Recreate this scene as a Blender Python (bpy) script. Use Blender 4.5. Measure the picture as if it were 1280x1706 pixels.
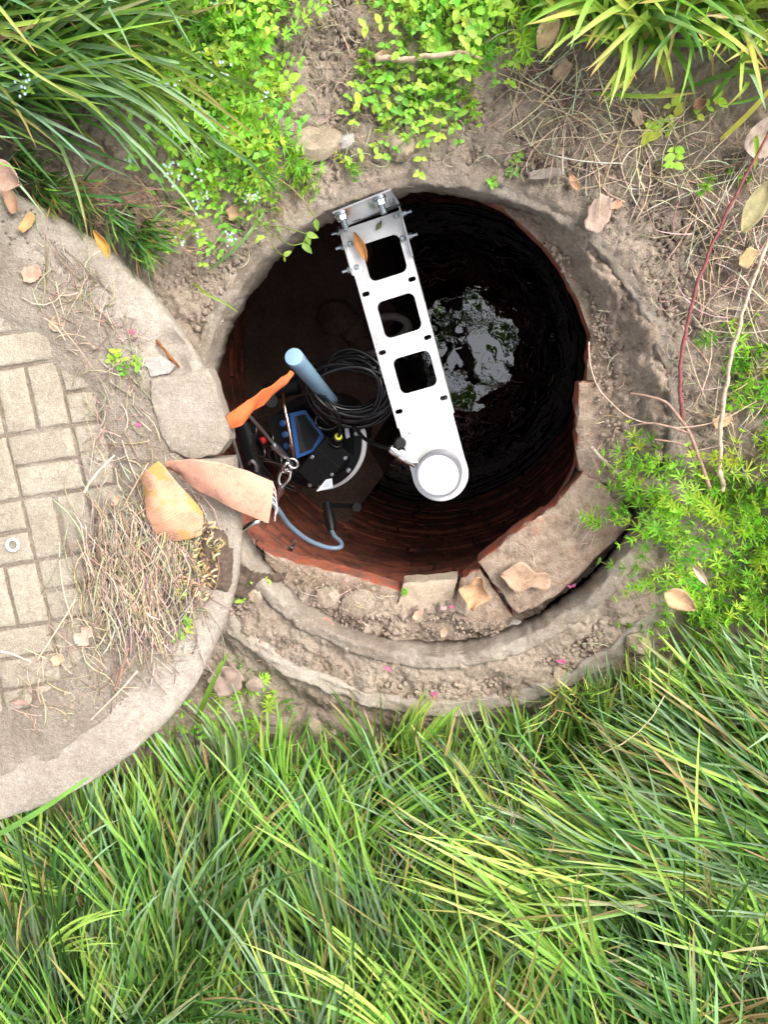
import bpy, math, random
import numpy as np
from mathutils import Vector, Matrix, noise

scene = bpy.context.scene
for o in list(bpy.data.objects):
    bpy.data.objects.remove(o, do_unlink=True)
COL = scene.collection
rnd = random.Random(11)
rng = np.random.default_rng(7)

# ------------------------------------------------------------------ camera
FPX, CAM_H = 1232.0, 1.45            # focal length in photo pixels, metres above the rim
RX, RY = math.radians(-13.7294), math.radians(7.5459)
cam_data = bpy.data.cameras.new('camera')
cam = bpy.data.objects.new('camera', cam_data)
COL.objects.link(cam)
cam.location = (0, 0, CAM_H)
cam.rotation_euler = (RX, RY, 0)
cam_data.sensor_fit = 'VERTICAL'
cam_data.sensor_height = 36.0
cam_data.lens = 36.0 * FPX / 1706.0
cam_data.clip_start = 0.02
cam_data.clip_end = 500.0
scene.camera = cam

# ------------------------------------------------------------------ sky, sun, exposure
SUN_EL, SUN_AZ = math.radians(44), math.radians(52)   # azimuth measured from +Y towards +X
world = bpy.data.worlds.new('World')
scene.world = world
world.use_nodes = True
wn, wl = world.node_tree.nodes, world.node_tree.links
bg = wn['Background']
sky = wn.new('ShaderNodeTexSky')
sky.sky_type = 'NISHITA'
sky.sun_disc = False
sky.sun_elevation = SUN_EL
sky.sun_rotation = SUN_AZ
sky.air_density = 1.0
sky.dust_density = 6.0
sky.ozone_density = 1.0
hs = wn.new('ShaderNodeHueSaturation')      # thin overcast: the same sky with most of its blue washed out
hs.inputs['Saturation'].default_value = 0.30
wl.new(sky.outputs[0], hs.inputs['Color'])
wl.new(hs.outputs[0], bg.inputs[0])
bg.inputs[1].default_value = 0.15
sun_data = bpy.data.lights.new('sun', 'SUN')
sun = bpy.data.objects.new('sun', sun_data)
COL.objects.link(sun)
sun_data.energy = 1.2
sun_data.angle = math.radians(32)
sun_data.color = (1.0, 0.95, 0.87)
sdir = Vector((math.sin(SUN_AZ) * math.cos(SUN_EL), math.cos(SUN_AZ) * math.cos(SUN_EL), math.sin(SUN_EL)))
sun.rotation_euler = sdir.to_track_quat('Z', 'Y').to_euler()
sun.location = (3, 3, 6)
vs = scene.view_settings
vs.view_transform = 'Standard'
vs.look = 'None'
vs.exposure = 1.35
vs.gamma = 1.0
vs.use_curve_mapping = False
scene.cycles.max_bounces = 8
scene.cycles.transparent_max_bounces = 8
scene.cycles.use_denoising = True

# ------------------------------------------------------------------ measuring helpers
def _rot(rx, ry):
    cx, sx, cy, sy = math.cos(rx), math.sin(rx), math.cos(ry), math.sin(ry)
    return np.array([[cy, 0, sy], [0, 1, 0], [-sy, 0, cy]]) @ np.array([[1, 0, 0], [0, cx, -sx], [0, sx, cx]])
ROT = _rot(RX, RY)
def P(px, py, z=0.0):
    """point at height z that was measured at pixel px,py of the 1280 x 1706 photograph"""
    w = ROT @ np.array([(px - 640) / FPX, -(py - 853) / FPX, -1.0])
    t = (z - CAM_H) / w[2]
    return Vector((t * w[0], t * w[1], z))
def pix(x, y, z):
    c = ROT.T @ np.array([x, y, z - CAM_H])
    return 640 + FPX * c[0] / -c[2], 853 - FPX * c[1] / -c[2]
def S(px_len, z=0.0):
    return px_len * (CAM_H - z) / FPX

# ------------------------------------------------------------------ mesh helpers
class MB:
    def __init__(s):
        s.v = []; s.f = []; s.c = []
    def add(s, verts, faces, col=None):
        n = len(s.v)
        s.v.extend(tuple(p) for p in verts)
        s.f.extend(tuple(i + n for i in q) for q in faces)
        s.c.extend([col or (1, 1, 1)] * len(verts))
        return n
    def box(s, c, half, rot=None, col=None):
        R = rot or Matrix.Identity(3)
        vs_ = [Vector(c) + R @ Vector((sx * half[0], sy * half[1], sz * half[2])) for sx in (-1, 1) for sy in (-1, 1) for sz in (-1, 1)]
        s.add(vs_, [(0, 1, 3, 2), (4, 6, 7, 5), (0, 4, 5, 1), (2, 3, 7, 6), (0, 2, 6, 4), (1, 5, 7, 3)], col)
    def prism(s, poly, z0, z1, col=None):
        n = len(poly)
        vs_ = [(p[0], p[1], z0) for p in poly] + [(p[0], p[1], z1) for p in poly]
        fs = [tuple(range(n - 1, -1, -1)), tuple(range(n, 2 * n))] + [(i, (i + 1) % n, n + (i + 1) % n, n + i) for i in range(n)]
        s.add(vs_, fs, col)
    def slab(s, low, top, col=None):
        """prism with its own lower and upper outline"""
        n = len(low)
        fs = [tuple(range(n - 1, -1, -1)), tuple(range(n, 2 * n))] + [(i, (i + 1) % n, n + (i + 1) % n, n + i) for i in range(n)]
        s.add(list(low) + list(top), fs, col)
    def lathe(s, c, prof, seg=32, axis=(0, 0, 1), col=None, close=False):
        """profile of (radius, height) turned about an axis through c"""
        q = Vector((0, 0, 1)).rotation_difference(Vector(axis).normalized())
        vs_, fs = [], []
        m = len(prof)
        for i in range(seg):
            a = 2 * math.pi * i / seg
            for r, h in prof:
                vs_.append(Vector(c) + q @ Vector((r * math.cos(a), r * math.sin(a), h)))
        for i in range(seg):
            j = (i + 1) % seg
            for k in range(m - 1 if not close else m):
                k2 = (k + 1) % m
                fs.append((i * m + k, j * m + k, j * m + k2, i * m + k2))
        if not close:
            fs.append(tuple(i * m for i in range(seg - 1, -1, -1)))
            fs.append(tuple(i * m + m - 1 for i in range(seg)))
        s.add(vs_, fs, col)
    def cyl(s, a, b, r, seg=16, col=None, bev=0.0):
        a, b = Vector(a), Vector(b)
        L = (b - a).length
        prof = [(r, 0), (r, L)] if not bev else [(r - bev, 0), (r, bev), (r, L - bev), (r - bev, L)]
        s.lathe(a, prof, seg, b - a, col)
    def tube(s, pts, r, seg=6, col=None, closed=False):
        pts = [Vector(p) for p in pts]
        n = len(pts)
        rr = r if isinstance(r, (list, tuple)) else [r] * n
        up = None
        vs_, fs = [], []
        for i in range(n):
            if closed:
                t = pts[(i + 1) % n] - pts[i - 1]
            else:
                t = pts[min(i + 1, n - 1)] - pts[max(i - 1, 0)]
            t = t.normalized() if t.length > 1e-9 else Vector((0, 0, 1))
            if up is None:
                up = t.orthogonal().normalized()
            else:
                up = (up - t * up.dot(t))
                up = up.normalized() if up.length > 1e-6 else t.orthogonal().normalized()
            sd = t.cross(up)
            for k in range(seg):
                a = 2 * math.pi * k / seg
                vs_.append(pts[i] + (up * math.cos(a) + sd * math.sin(a)) * rr[i])
        for i in range(n if closed else n - 1):
            j = (i + 1) % n
            for k in range(seg):
                l = (k + 1) % seg
                fs.append((i * seg + k, i * seg + l, j * seg + l, j * seg + k))
        if not closed:
            fs.append(tuple(range(seg - 1, -1, -1)))
            fs.append(tuple((n - 1) * seg + k for k in range(seg)))
        s.add(vs_, fs, col)
    def build(s, name, mat, parent=None, smooth=False, loc=None):
        me = bpy.data.meshes.new(name)
        me.from_pydata(s.v, [], s.f)
        at = me.color_attributes.new('tint', 'FLOAT_COLOR', 'POINT')
        arr = np.ones((len(s.v), 4), np.float32)
        arr[:, :3] = np.array(s.c, np.float32)
        at.data.foreach_set('color', arr.ravel())
        if smooth:
            me.polygons.foreach_set('use_smooth', [True] * len(me.polygons))
        me.update()
        return link(name, me, mat, parent, loc)
def link(name, me, mat=None, parent=None, loc=None):
    if mat and not me.materials:
        me.materials.append(mat)
    o = bpy.data.objects.new(name, me)
    COL.objects.link(o)
    if loc is not None:
        o.location = loc
    if parent:
        o.parent = parent
        if parent.type == 'EMPTY' and not parent.get('local'):
            o.matrix_parent_inverse = Matrix.Translation(-parent.location)   # parts are written in world space
    return o
def sharp(o, deg=35):
    me = o.data
    me.polygons.foreach_set('use_smooth', [True] * len(me.polygons))
    me.set_sharp_from_angle(angle=math.radians(deg))
    return o
def tag(o, label, cat=None, group=None, kind=None):
    if label: o['label'] = label
    if cat: o['category'] = cat
    if group: o['group'] = group
    if kind: o['kind'] = kind
    return o
def thing(name, label, cat, loc, group=None):
    o = bpy.data.objects.new(name, None)
    COL.objects.link(o)
    o.empty_display_size = 0.05
    o.location = loc
    return tag(o, label, cat, group)
def np_mesh(name, V, F, C, mat, smooth=True, kind=None, label=None, cat=None, parent=None):
    """big numpy mesh: V (n,3), F (m,4), C (n,3)"""
    me = bpy.data.meshes.new(name)
    V = np.ascontiguousarray(V, np.float32); F = np.ascontiguousarray(F, np.int32)
    me.vertices.add(len(V)); me.vertices.foreach_set('co', V.ravel())
    k = F.shape[1]
    me.loops.add(F.size); me.loops.foreach_set('vertex_index', F.ravel())
    me.polygons.add(len(F)); me.polygons.foreach_set('loop_start', np.arange(0, F.size, k, dtype=np.int32))
    me.update(calc_edges=True)
    at = me.color_attributes.new('tint', 'FLOAT_COLOR', 'POINT')
    arr = np.ones((len(V), 4), np.float32); arr[:, :3] = C
    at.data.foreach_set('color', arr.ravel())
    if smooth:
        me.polygons.foreach_set('use_smooth', np.ones(len(F), bool))
    me.validate()
    o = link(name, me, mat, parent)
    return tag(o, label, cat, None, kind)
def fbm(x, y, z=0.0, sc=1.0, oct=4):
    return noise.fractal(Vector((x * sc, y * sc, z * sc)), 1.0, 2.0, oct)
def catmull(pts, n=8):
    """smooth polyline through pts (Vectors)"""
    pts = [Vector(p) for p in pts]
    out = []
    for i in range(len(pts) - 1):
        p0 = pts[max(i - 1, 0)]; p1 = pts[i]; p2 = pts[i + 1]; p3 = pts[min(i + 2, len(pts) - 1)]
        for k in range(n):
            t = k / n
            out.append(0.5 * ((2 * p1) + (p2 - p0) * t + (2 * p0 - 5 * p1 + 4 * p2 - p3) * t * t + (3 * p1 - p0 - 3 * p2 + p3) * t ** 3))
    out.append(pts[-1])
    return out

# ------------------------------------------------------------------ materials
class NT:
    def __init__(s, name):
        s.m = bpy.data.materials.new(name); s.m.use_nodes = True
        s.t = s.m.node_tree; s.b = s.t.nodes['Principled BSDF']; s.out = s.t.nodes['Material Output']
    def n(s, kind, **kw):
        nd = s.t.nodes.new(kind)
        for k, v in kw.items():
            if k in nd.inputs: nd.inputs[k].default_value = v
            else: setattr(nd, k, v)
        return nd
    def l(s, a, b): s.t.links.new(a, b)
    def coord(s, which='Object'):
        return s.n('ShaderNodeTexCoord').outputs[which]
    def geo(s):
        return s.n('ShaderNodeNewGeometry').outputs['Position']
    def noise(s, scale, detail=6, rough=0.6, src=None, dist=0.0):
        nd = s.n('ShaderNodeTexNoise'); nd.inputs['Scale'].default_value = scale; nd.inputs['Detail'].default_value = detail
        nd.inputs['Roughness'].default_value = rough; nd.inputs['Distortion'].default_value = dist
        s.l(src if src is not None else s.geo(), nd.inputs['Vector'])
        return nd.outputs['Fac']
    def ramp(s, src, stops):
        nd = s.n('ShaderNodeValToRGB'); e = nd.color_ramp.elements
        while len(e) < len(stops): e.new(0.5)
        for el, (p, c) in zip(e, stops):
            el.position = p; el.color = (*c, 1) if len(c) == 3 else c
        s.l(src, nd.inputs['Fac']); return nd.outputs['Color']
    def mix(s, fac, a, b, mode='MIX'):
        nd = s.n('ShaderNodeMix', data_type='RGBA', blend_type=mode)
        for i, v in ((0, fac), (6, a), (7, b)):
            if isinstance(v, (int, float)): nd.inputs[i].default_value = v
            elif isinstance(v, tuple): nd.inputs[i].default_value = (*v, 1)
            else: s.l(v, nd.inputs[i])
        return nd.outputs[2]
    def math(s, op, a, b=0.0):
        nd = s.n('ShaderNodeMath', operation=op)
        for i, v in ((0, a), (1, b)):
            if isinstance(v, (int, float)): nd.inputs[i].default_value = v
            else: s.l(v, nd.inputs[i])
        return nd.outputs[0]
    def bump(s, h, strength, dist=0.01):
        nd = s.n('ShaderNodeBump'); nd.inputs['Strength'].default_value = strength; nd.inputs['Distance'].default_value = dist
        s.l(h, nd.inputs['Height']); s.l(nd.outputs[0], s.b.inputs['Normal']); return nd
    def base(s, c):
        if isinstance(c, tuple): s.b.inputs['Base Color'].default_value = (*c, 1)
        else: s.l(c, s.b.inputs['Base Color'])
    def set(s, **kw):
        for k, v in kw.items():
            k = k.replace('_', ' ')
            if isinstance(v, (int, float)): s.b.inputs[k].default_value = v
            else: s.l(v, s.b.inputs[k])
        return s
    def tint(s):
        nd = s.n('ShaderNodeAttribute', attribute_name='tint'); return nd.outputs['Color']
    def rand(s):
        return s.n('ShaderNodeObjectInfo').outputs['Random']

def m_soil(name, dark, mid, light, bump=0.9):
    t = NT(name)
    a = t.noise(9, 8, 0.65); b = t.noise(120, 6, 0.7); c = t.noise(420, 3, 0.6)
    col = t.ramp(a, [(0.3, dark), (0.5, mid), (0.72, light)])
    col2 = t.ramp(b, [(0.3, dark), (0.52, mid), (0.7, light)])
    col = t.mix(0.55, col, col2)
    grit = t.ramp(c, [(0.62, (0, 0, 0)), (0.72, (1, 1, 1))])
    col = t.mix(t.math('MULTIPLY', grit, 0.35), col, tuple(min(1, x * 1.5) for x in light))
    t.base(col); t.set(Roughness=0.95); t.b.inputs['Specular IOR Level'].default_value = 0.15
    h = t.math('ADD', t.math('MULTIPLY', b, 0.7), t.math('MULTIPLY', c, 0.35))
    t.bump(h, bump, 0.012)
    return t.m
def m_concrete(name, dark, mid, light, stain=(0.16, 0.13, 0.10), bump=0.5, green=None):
    t = NT(name)
    a = t.noise(6, 8, 0.6); b = t.noise(60, 6, 0.65); c = t.noise(500, 3, 0.6)
    col = t.ramp(a, [(0.3, dark), (0.5, mid), (0.7, light)])
    col = t.mix(t.math('MULTIPLY', t.ramp(b, [(0.45, (0, 0, 0)), (0.72, (1, 1, 1))]), 0.55), col, stain)
    g2 = t.noise(170, 4, 0.7)
    col = t.mix(t.math('MULTIPLY', t.ramp(g2, [(0.56, (0, 0, 0)), (0.66, (1, 1, 1))]), 0.45), col, tuple(min(1, x * 1.35) for x in light))
    col = t.mix(t.math('MULTIPLY', t.ramp(g2, [(0.34, (1, 1, 1)), (0.44, (0, 0, 0))]), 0.5), col, stain)
    rv = t.rand(); col = t.mix(t.math('MULTIPLY', rv, 0.22), col, stain)
    sp = t.ramp(c, [(0.3, (0.6, 0.6, 0.6)), (0.5, (1, 1, 1)), (0.72, (1.25, 1.22, 1.15))])
    col = t.mix(0.8, col, sp, 'MULTIPLY')
    if green:
        g = t.ramp(t.noise(11, 5, 0.6, dist=0.5), [(0.55, (0, 0, 0)), (0.68, (1, 1, 1))])
        col = t.mix(t.math('MULTIPLY', g, 0.5), col, green)
    t.base(col); t.set(Roughness=0.9); t.b.inputs['Specular IOR Level'].default_value = 0.25
    h = t.math('ADD', t.math('MULTIPLY', b, 0.7), t.math('MULTIPLY', c, 0.5))
    t.bump(h, bump, 0.006)
    return t.m
def m_brick(name, wet=0.5):
    t = NT(name)
    a = t.noise(16, 7, 0.65); b = t.noise(90, 6, 0.7); r = t.rand()
    red = t.mix(r, (0.37, 0.105, 0.060), (0.20, 0.062, 0.042))
    col = t.mix(t.ramp(a, [(0.42, (0, 0, 0)), (0.62, (1, 1, 1))]), red, (0.085, 0.042, 0.030))
    col = t.mix(t.math('MULTIPLY', t.ramp(b, [(0.5, (0, 0, 0)), (0.68, (1, 1, 1))]), 0.5), col, (0.20, 0.135, 0.10))
    t.base(col); t.set(Roughness=wet); t.b.inputs['Specular IOR Level'].default_value = 0.3
    t.bump(b, 0.7, 0.006)
    return t.m
def m_dirtybrick(name):
    """brick whose upward faces carry dry soil"""
    t = NT(name)
    b = t.noise(45, 7, 0.7); f = t.noise(300, 3, 0.6)
    nz = t.n('ShaderNodeSeparateXYZ'); t.l(t.n('ShaderNodeNewGeometry').outputs['True Normal'], nz.inputs[0])
    up = t.ramp(t.math('ADD', nz.outputs[2], t.math('MULTIPLY', b, 0.5)), [(0.82, (0, 0, 0)), (1.0, (1, 1, 1))])
    red = t.mix(t.ramp(b, [(0.35, (0, 0, 0)), (0.65, (1, 1, 1))]), (0.36, 0.085, 0.04), (0.15, 0.085, 0.065))
    dust = t.ramp(b, [(0.3, (0.17, 0.12, 0.09)), (0.5, (0.30, 0.225, 0.17)), (0.7, (0.40, 0.32, 0.25))])
    dust = t.mix(t.math('MULTIPLY', t.ramp(t.noise(22, 5, 0.6), [(0.56, (0, 0, 0)), (0.7, (1, 1, 1))]), 0.5), dust, (0.34, 0.17, 0.11))
    t.base(t.mix(up, red, dust)); t.set(Roughness=0.9)
    t.b.inputs['Specular IOR Level'].default_value = 0.2
    t.bump(t.math('ADD', b, t.math('MULTIPLY', f, 0.5)), 0.9, 0.008)
    return t.m
def m_plain(name, col, rough=0.5, metal=0.0, bump=0.0, scale=200, var=0.0, spec=0.5, aniso=False):
    t = NT(name)
    n = t.noise(scale, 4, 0.6)
    if var:
        t.base(t.mix(n, tuple(x * (1 - var) for x in col), tuple(min(1, x * (1 + var)) for x in col)))
    else:
        t.base(col)
    t.set(Roughness=rough, Metallic=metal)
    t.b.inputs['Specular IOR Level'].default_value = spec
    if bump: t.bump(n, bump, 0.002)
    return t.m
def m_steel(name, col=(0.80, 0.79, 0.78), lo=0.22, hi=0.5):
    t = NT(name)
    a = t.noise(14, 5, 0.6); b = t.noise(160, 4, 0.65)
    t.base(t.mix(t.ramp(a, [(0.35, (0, 0, 0)), (0.7, (1, 1, 1))]), col, tuple(x * 0.9 for x in col)))
    sm = t.ramp(t.noise(75, 6, 0.75, dist=0.6), [(0.60, (0, 0, 0)), (0.70, (1, 1, 1))])
    t.base(t.mix(t.math('MULTIPLY', sm, 0.6), t.mix(t.ramp(t.noise(9, 5, 0.65, dist=1.0), [(0.35, (0, 0, 0)), (0.65, (1, 1, 1))]), col, tuple(x * 0.62 for x in col)), (0.20, 0.15, 0.11)))
    mr = t.n('ShaderNodeMapRange'); t.l(t.math('ADD', t.math('MULTIPLY', a, 0.6), t.math('MULTIPLY', b, 0.4)), mr.inputs[0])
    mr.inputs[1].default_value = 0.3; mr.inputs[2].default_value = 0.7; mr.inputs[3].default_value = lo; mr.inputs[4].default_value = hi
    t.set(Metallic=1.0, Roughness=mr.outputs[0])
    return t.m
def m_leaf(name, rough=0.45, trans=0.35, spec=0.4, var=0.35, scale=60):
    """colour comes from the plant's own per-leaf tint"""
    t = NT(name)
    c = t.tint()
    n = t.noise(scale, 4, 0.6)
    v = t.ramp(n, [(0.3, (1 - var,) * 3), (0.7, (1 + var,) * 3)])
    c = t.mix(1.0, c, v, 'MULTIPLY')
    t.base(c); t.set(Roughness=rough); t.b.inputs['Specular IOR Level'].default_value = spec
    tr = t.n('ShaderNodeBsdfTranslucent')
    t.l(t.mix(1.0, c, (1.1, 1.15, 0.55), 'MULTIPLY'), tr.inputs['Color'])
    mx = t.n('ShaderNodeMixShader'); mx.inputs[0].default_value = trans
    t.l(t.b.outputs[0], mx.inputs[1]); t.l(tr.outputs[0], mx.inputs[2]); t.l(mx.outputs[0], t.out.inputs['Surface'])
    return t.m
def m_fabric(name, col, dirt, yellow=None, ribs=1.0):
    t = NT(name)
    uv = t.n('ShaderNodeUVMap').outputs[0]
    w = t.n('ShaderNodeTexWave', wave_type='BANDS', bands_direction='X'); w.inputs['Scale'].default_value = 1.35 * ribs; w.inputs['Distortion'].default_value = 0.3
    t.l(uv, w.inputs['Vector'])
    w2 = t.n('ShaderNodeTexWave', wave_type='BANDS', bands_direction='Y'); w2.inputs['Scale'].default_value = 1.9 * ribs; w2.inputs['Distortion'].default_value = 0.6
    t.l(uv, w2.inputs['Vector'])
    c = t.mix(t.math('MULTIPLY', w.outputs['Fac'], 0.2), col, tuple(x * 0.62 for x in col))
    if yellow:
        y = t.ramp(t.noise(16, 4, 0.5), [(0.5, (0, 0, 0)), (0.56, (1, 1, 1))])
        c = t.mix(t.math('MULTIPLY', y, 0.8), c, yellow)
    d = t.ramp(t.noise(28, 8, 0.75), [(0.50, (0, 0, 0)), (0.70, (1, 1, 1))])
    c = t.mix(t.math('MULTIPLY', d, 0.8), c, dirt)
    t.base(c); t.set(Roughness=0.8)
    t.bump(t.math('ADD', w.outputs['Fac'], t.math('MULTIPLY', w2.outputs['Fac'], 0.5)), 0.35, 0.002)
    return t.m
def m_dryleaf(name):
    t = NT(name)
    uv = t.n('ShaderNodeUVMap').outputs[0]
    sp = t.n('ShaderNodeSeparateXYZ'); t.l(uv, sp.inputs[0])
    v = t.math('ABSOLUTE', t.math('SUBTRACT', sp.outputs[1], 0.5))
    rib = t.ramp(v, [(0.0, (1, 1, 1)), (0.03, (0, 0, 0))])
    side = t.math('FRACT', t.math('ADD', t.math('MULTIPLY', sp.outputs[0], 8.0), t.math('MULTIPLY', v, -5.0)))
    veins = t.ramp(side, [(0.0, (1, 1, 1)), (0.12, (0, 0, 0)), (0.88, (0, 0, 0)), (1.0, (1, 1, 1))])
    c = t.mix(1.0, t.tint(), (0.82, 0.78, 0.74), 'MULTIPLY')
    n = t.noise(55, 6, 0.65)
    c = t.mix(1.0, c, t.ramp(n, [(0.3, (0.62, 0.58, 0.55)), (0.55, (1, 1, 1)), (0.75, (1.2, 1.15, 1.1))]), 'MULTIPLY')
    c = t.mix(t.math('MULTIPLY', t.math('MAXIMUM', rib, t.math('MULTIPLY', veins, 0.6)), 0.35), c, (0.30, 0.18, 0.11))
    t.base(c); t.set(Roughness=0.7); t.b.inputs['Specular IOR Level'].default_value = 0.3
    t.bump(t.math('ADD', n, t.math('MULTIPLY', veins, 0.3)), 0.4, 0.003)
    return t.m

M = {}
M['soil'] = m_soil('soil', (0.19, 0.145, 0.112), (0.385, 0.31, 0.245), (0.54, 0.45, 0.37), 1.0)
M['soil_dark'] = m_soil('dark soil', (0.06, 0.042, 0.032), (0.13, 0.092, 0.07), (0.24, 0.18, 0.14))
M['sand'] = m_soil('sandy dirt', (0.18, 0.143, 0.11), (0.30, 0.253, 0.205), (0.41, 0.36, 0.30), 1.0)
M['joint'] = m_soil('joint dirt', (0.14, 0.108, 0.082), (0.225, 0.182, 0.142), (0.31, 0.262, 0.21), 0.9)
M['ring'] = m_concrete('rim concrete', (0.17, 0.135, 0.108), (0.275, 0.235, 0.195), (0.40, 0.36, 0.31), (0.17, 0.122, 0.09), 0.9, (0.125, 0.12, 0.088))
M['ring_outer'] = m_concrete('seat concrete', (0.23, 0.19, 0.155), (0.31, 0.27, 0.225), (0.42, 0.385, 0.335), (0.20, 0.15, 0.115), 0.7)
M['lid'] = m_concrete('lid concrete', (0.235, 0.198, 0.162), (0.325, 0.283, 0.238), (0.405, 0.362, 0.312), (0.195, 0.155, 0.12), 0.9)
M['paver'] = m_concrete('paver concrete', (0.27, 0.232, 0.182), (0.37, 0.325, 0.262), (0.445, 0.395, 0.325), (0.22, 0.18, 0.135), 1.0)
M['stone_grey'] = m_concrete('grey stone', (0.24, 0.22, 0.21), (0.33, 0.31, 0.29), (0.42, 0.40, 0.38), (0.22, 0.18, 0.15), 0.5)
M['stone_tan'] = m_concrete('tan stone', (0.25, 0.20, 0.145), (0.35, 0.28, 0.21), (0.45, 0.37, 0.29), (0.24, 0.18, 0.13), 0.5)
M['brick'] = m_brick('well brick', 0.6)
M['dirtybrick'] = m_dirtybrick('dusty brick')
M['mortar'] = m_soil('mortar', (0.05, 0.032, 0.025), (0.12, 0.078, 0.06), (0.20, 0.14, 0.11))
M['steel'] = m_steel('brushed stainless', (0.90, 0.89, 0.88), lo=0.42, hi=0.62)
M['steel_shiny'] = m_steel('polished stainless', (0.78, 0.76, 0.75), 0.10, 0.26)
M['zinc'] = m_steel('zinc plated', (0.62, 0.68, 0.74), 0.2, 0.42)
M['rope'] = m_steel('wire rope', (0.48, 0.47, 0.46), 0.35, 0.55)
M['white'] = m_plain('white plastic', (0.82, 0.82, 0.82), 0.45, var=0.03)
M['grey_plastic'] = m_plain('grey plastic rim', (0.15, 0.15, 0.17), 0.5, var=0.06)
M['black'] = m_plain('black plastic', (0.006, 0.006, 0.007), 0.34, bump=0.12, scale=900, spec=0.16)
M['black_gloss'] = m_plain('black cable', (0.006, 0.006, 0.007), 0.24, spec=0.5)
M['screen'] = m_plain('screen glass', (0.012, 0.014, 0.016), 0.06, spec=0.8)
M['blue'] = m_plain('blue plastic', (0.012, 0.066, 0.22), 0.45, var=0.25)
M['tube'] = m_plain('grey blue pvc', (0.20, 0.32, 0.44), 0.42, var=0.05, scale=40)
M['bluecable'] = m_plain('blue grey cable', (0.11, 0.155, 0.205), 0.42)
M['ringgrey'] = m_plain('grey gasket', (0.50, 0.50, 0.53), 0.4)
M['gland'] = m_plain('yellow green seal', (0.55, 0.62, 0.06), 0.45)
M['red'] = m_plain('red plastic', (0.45, 0.02, 0.02), 0.4)
M['copper'] = m_steel('coppery steel', (0.78, 0.56, 0.47), 0.15, 0.3)
M['label'] = m_plain('paper label', (0.62, 0.68, 0.74), 0.5)
M['print'] = m_plain('printed text', (0.05, 0.06, 0.09), 0.6)
M['rust'] = m_soil('rust', (0.10, 0.03, 0.012), (0.26, 0.085, 0.03), (0.38, 0.16, 0.06))
M['orange'] = m_fabric('orange webbing', (0.56, 0.125, 0.03), (0.22, 0.075, 0.035))
M['salmon'] = m_fabric('salmon hose fabric', (0.66, 0.325, 0.225), (0.15, 0.095, 0.07))
M['salmon_stained'] = m_fabric('stained salmon fabric', (0.64, 0.32, 0.20), (0.22, 0.15, 0.09), (0.42, 0.25, 0.05))
M['hose'] = m_plain('grey hose', (0.30, 0.29, 0.28), 0.5, var=0.2, scale=30)
M['grass'] = m_leaf('grass blades', 0.40, 0.36, 0.5, 0.16, 30)
M['weed'] = m_leaf('weed leaves', 0.5, 0.42, 0.3, 0.18, 80)
M['straw'] = m_leaf('straw', 0.7, 0.08, 0.25, 0.35, 120)
M['dryleaf'] = m_dryleaf('dry leaf')
M['twig'] = m_leaf('twig bark', 0.8, 0.0, 0.2, 0.35, 160)
M['petal'] = m_leaf('petal', 0.5, 0.3, 0.3, 0.2, 200)
M['clod'] = m_soil('clods', (0.17, 0.128, 0.098), (0.34, 0.268, 0.21), (0.50, 0.41, 0.33))
def m_water():
    t = NT('dark water')
    t.base((0.004, 0.004, 0.0035)); t.set(Roughness=0.01)
    t.b.inputs['IOR'].default_value = 1.85       # set above real water so the mirrored sky shows brighter
    t.b.inputs['Specular IOR Level'].default_value = 1.0
    pat = t.ramp(t.noise(6, 3, 0.5), [(0.45, (0, 0, 0)), (0.62, (1, 1, 1))])
    t.bump(t.math('ADD', t.noise(5, 2, 0.4), t.math('MULTIPLY', t.math('MULTIPLY', t.noise(42, 2, 0.5), pat), 0.12)), 0.3, 0.012)
    return t.m
M['water'] = m_water()
# ================================================================== SETTING
RC = Vector((-0.112, -0.205))          # centre of the concrete rim
R_IN, R_OUT = 0.461, 0.494
BC = Vector((-0.2207, -0.1234))        # centre of the brick shaft, a little off the rim's
BR = 0.431
WATER_Z = -2.0
def smooth(a, b, x):
    t = min(1, max(0, (x - a) / (b - a))); return t * t * (3 - 2 * t)
def ground_z(x, y, fine=True):
    dx, dy = x - RC.x, y - RC.y
    r = math.hypot(dx, dy)
    low = 1 - smooth(-0.75, 0.05, dy / max(r, 1e-6))          # 1 below the rim in the picture, 0 above
    z = 0.012 * fbm(x, y, 0, 4.0, 3)
    z += (1 - low) * (0.004 + 0.03 * smooth(0.5, 0.85, r)) + low * (-0.017 - 0.035 * smooth(0.60, 0.68, r))
    z += 0.20 * smooth(-0.95, -1.7, x)                        # bank the lid leans on
    near = 1 - smooth(0.47, 0.56, r)
    if r < 0.56:                                              # dirt thins out over the lip, ragged edge
        z = z * (1 - near) + near * (-0.001 - 0.008 * low - 0.004 * smooth(.4, 1.0, -dx / r))
        z -= 0.014 * (1 - smooth(0.466, 0.486, r))
    if fine and r < 1.4:
        z += (0.014 * fbm(x, y, 1.7, 22, 4)) * (.55 + .45 * smooth(0.47, 0.54, r))
        z += 0.008 * abs(fbm(x, y, 5.1, 75, 3)) + 0.004 * fbm(x, y, 9.1, 160, 2)
    return z
def graded(lo, hi, step, far):
    xs = list(np.arange(lo, hi + 1e-6, step))
    s, a, b = step, lo, hi
    while a > -far:
        s *= 1.35; a -= s; xs.insert(0, a)
    s = step
    while b < far:
        s *= 1.35; b += s; xs.append(b)
    return xs
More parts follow.
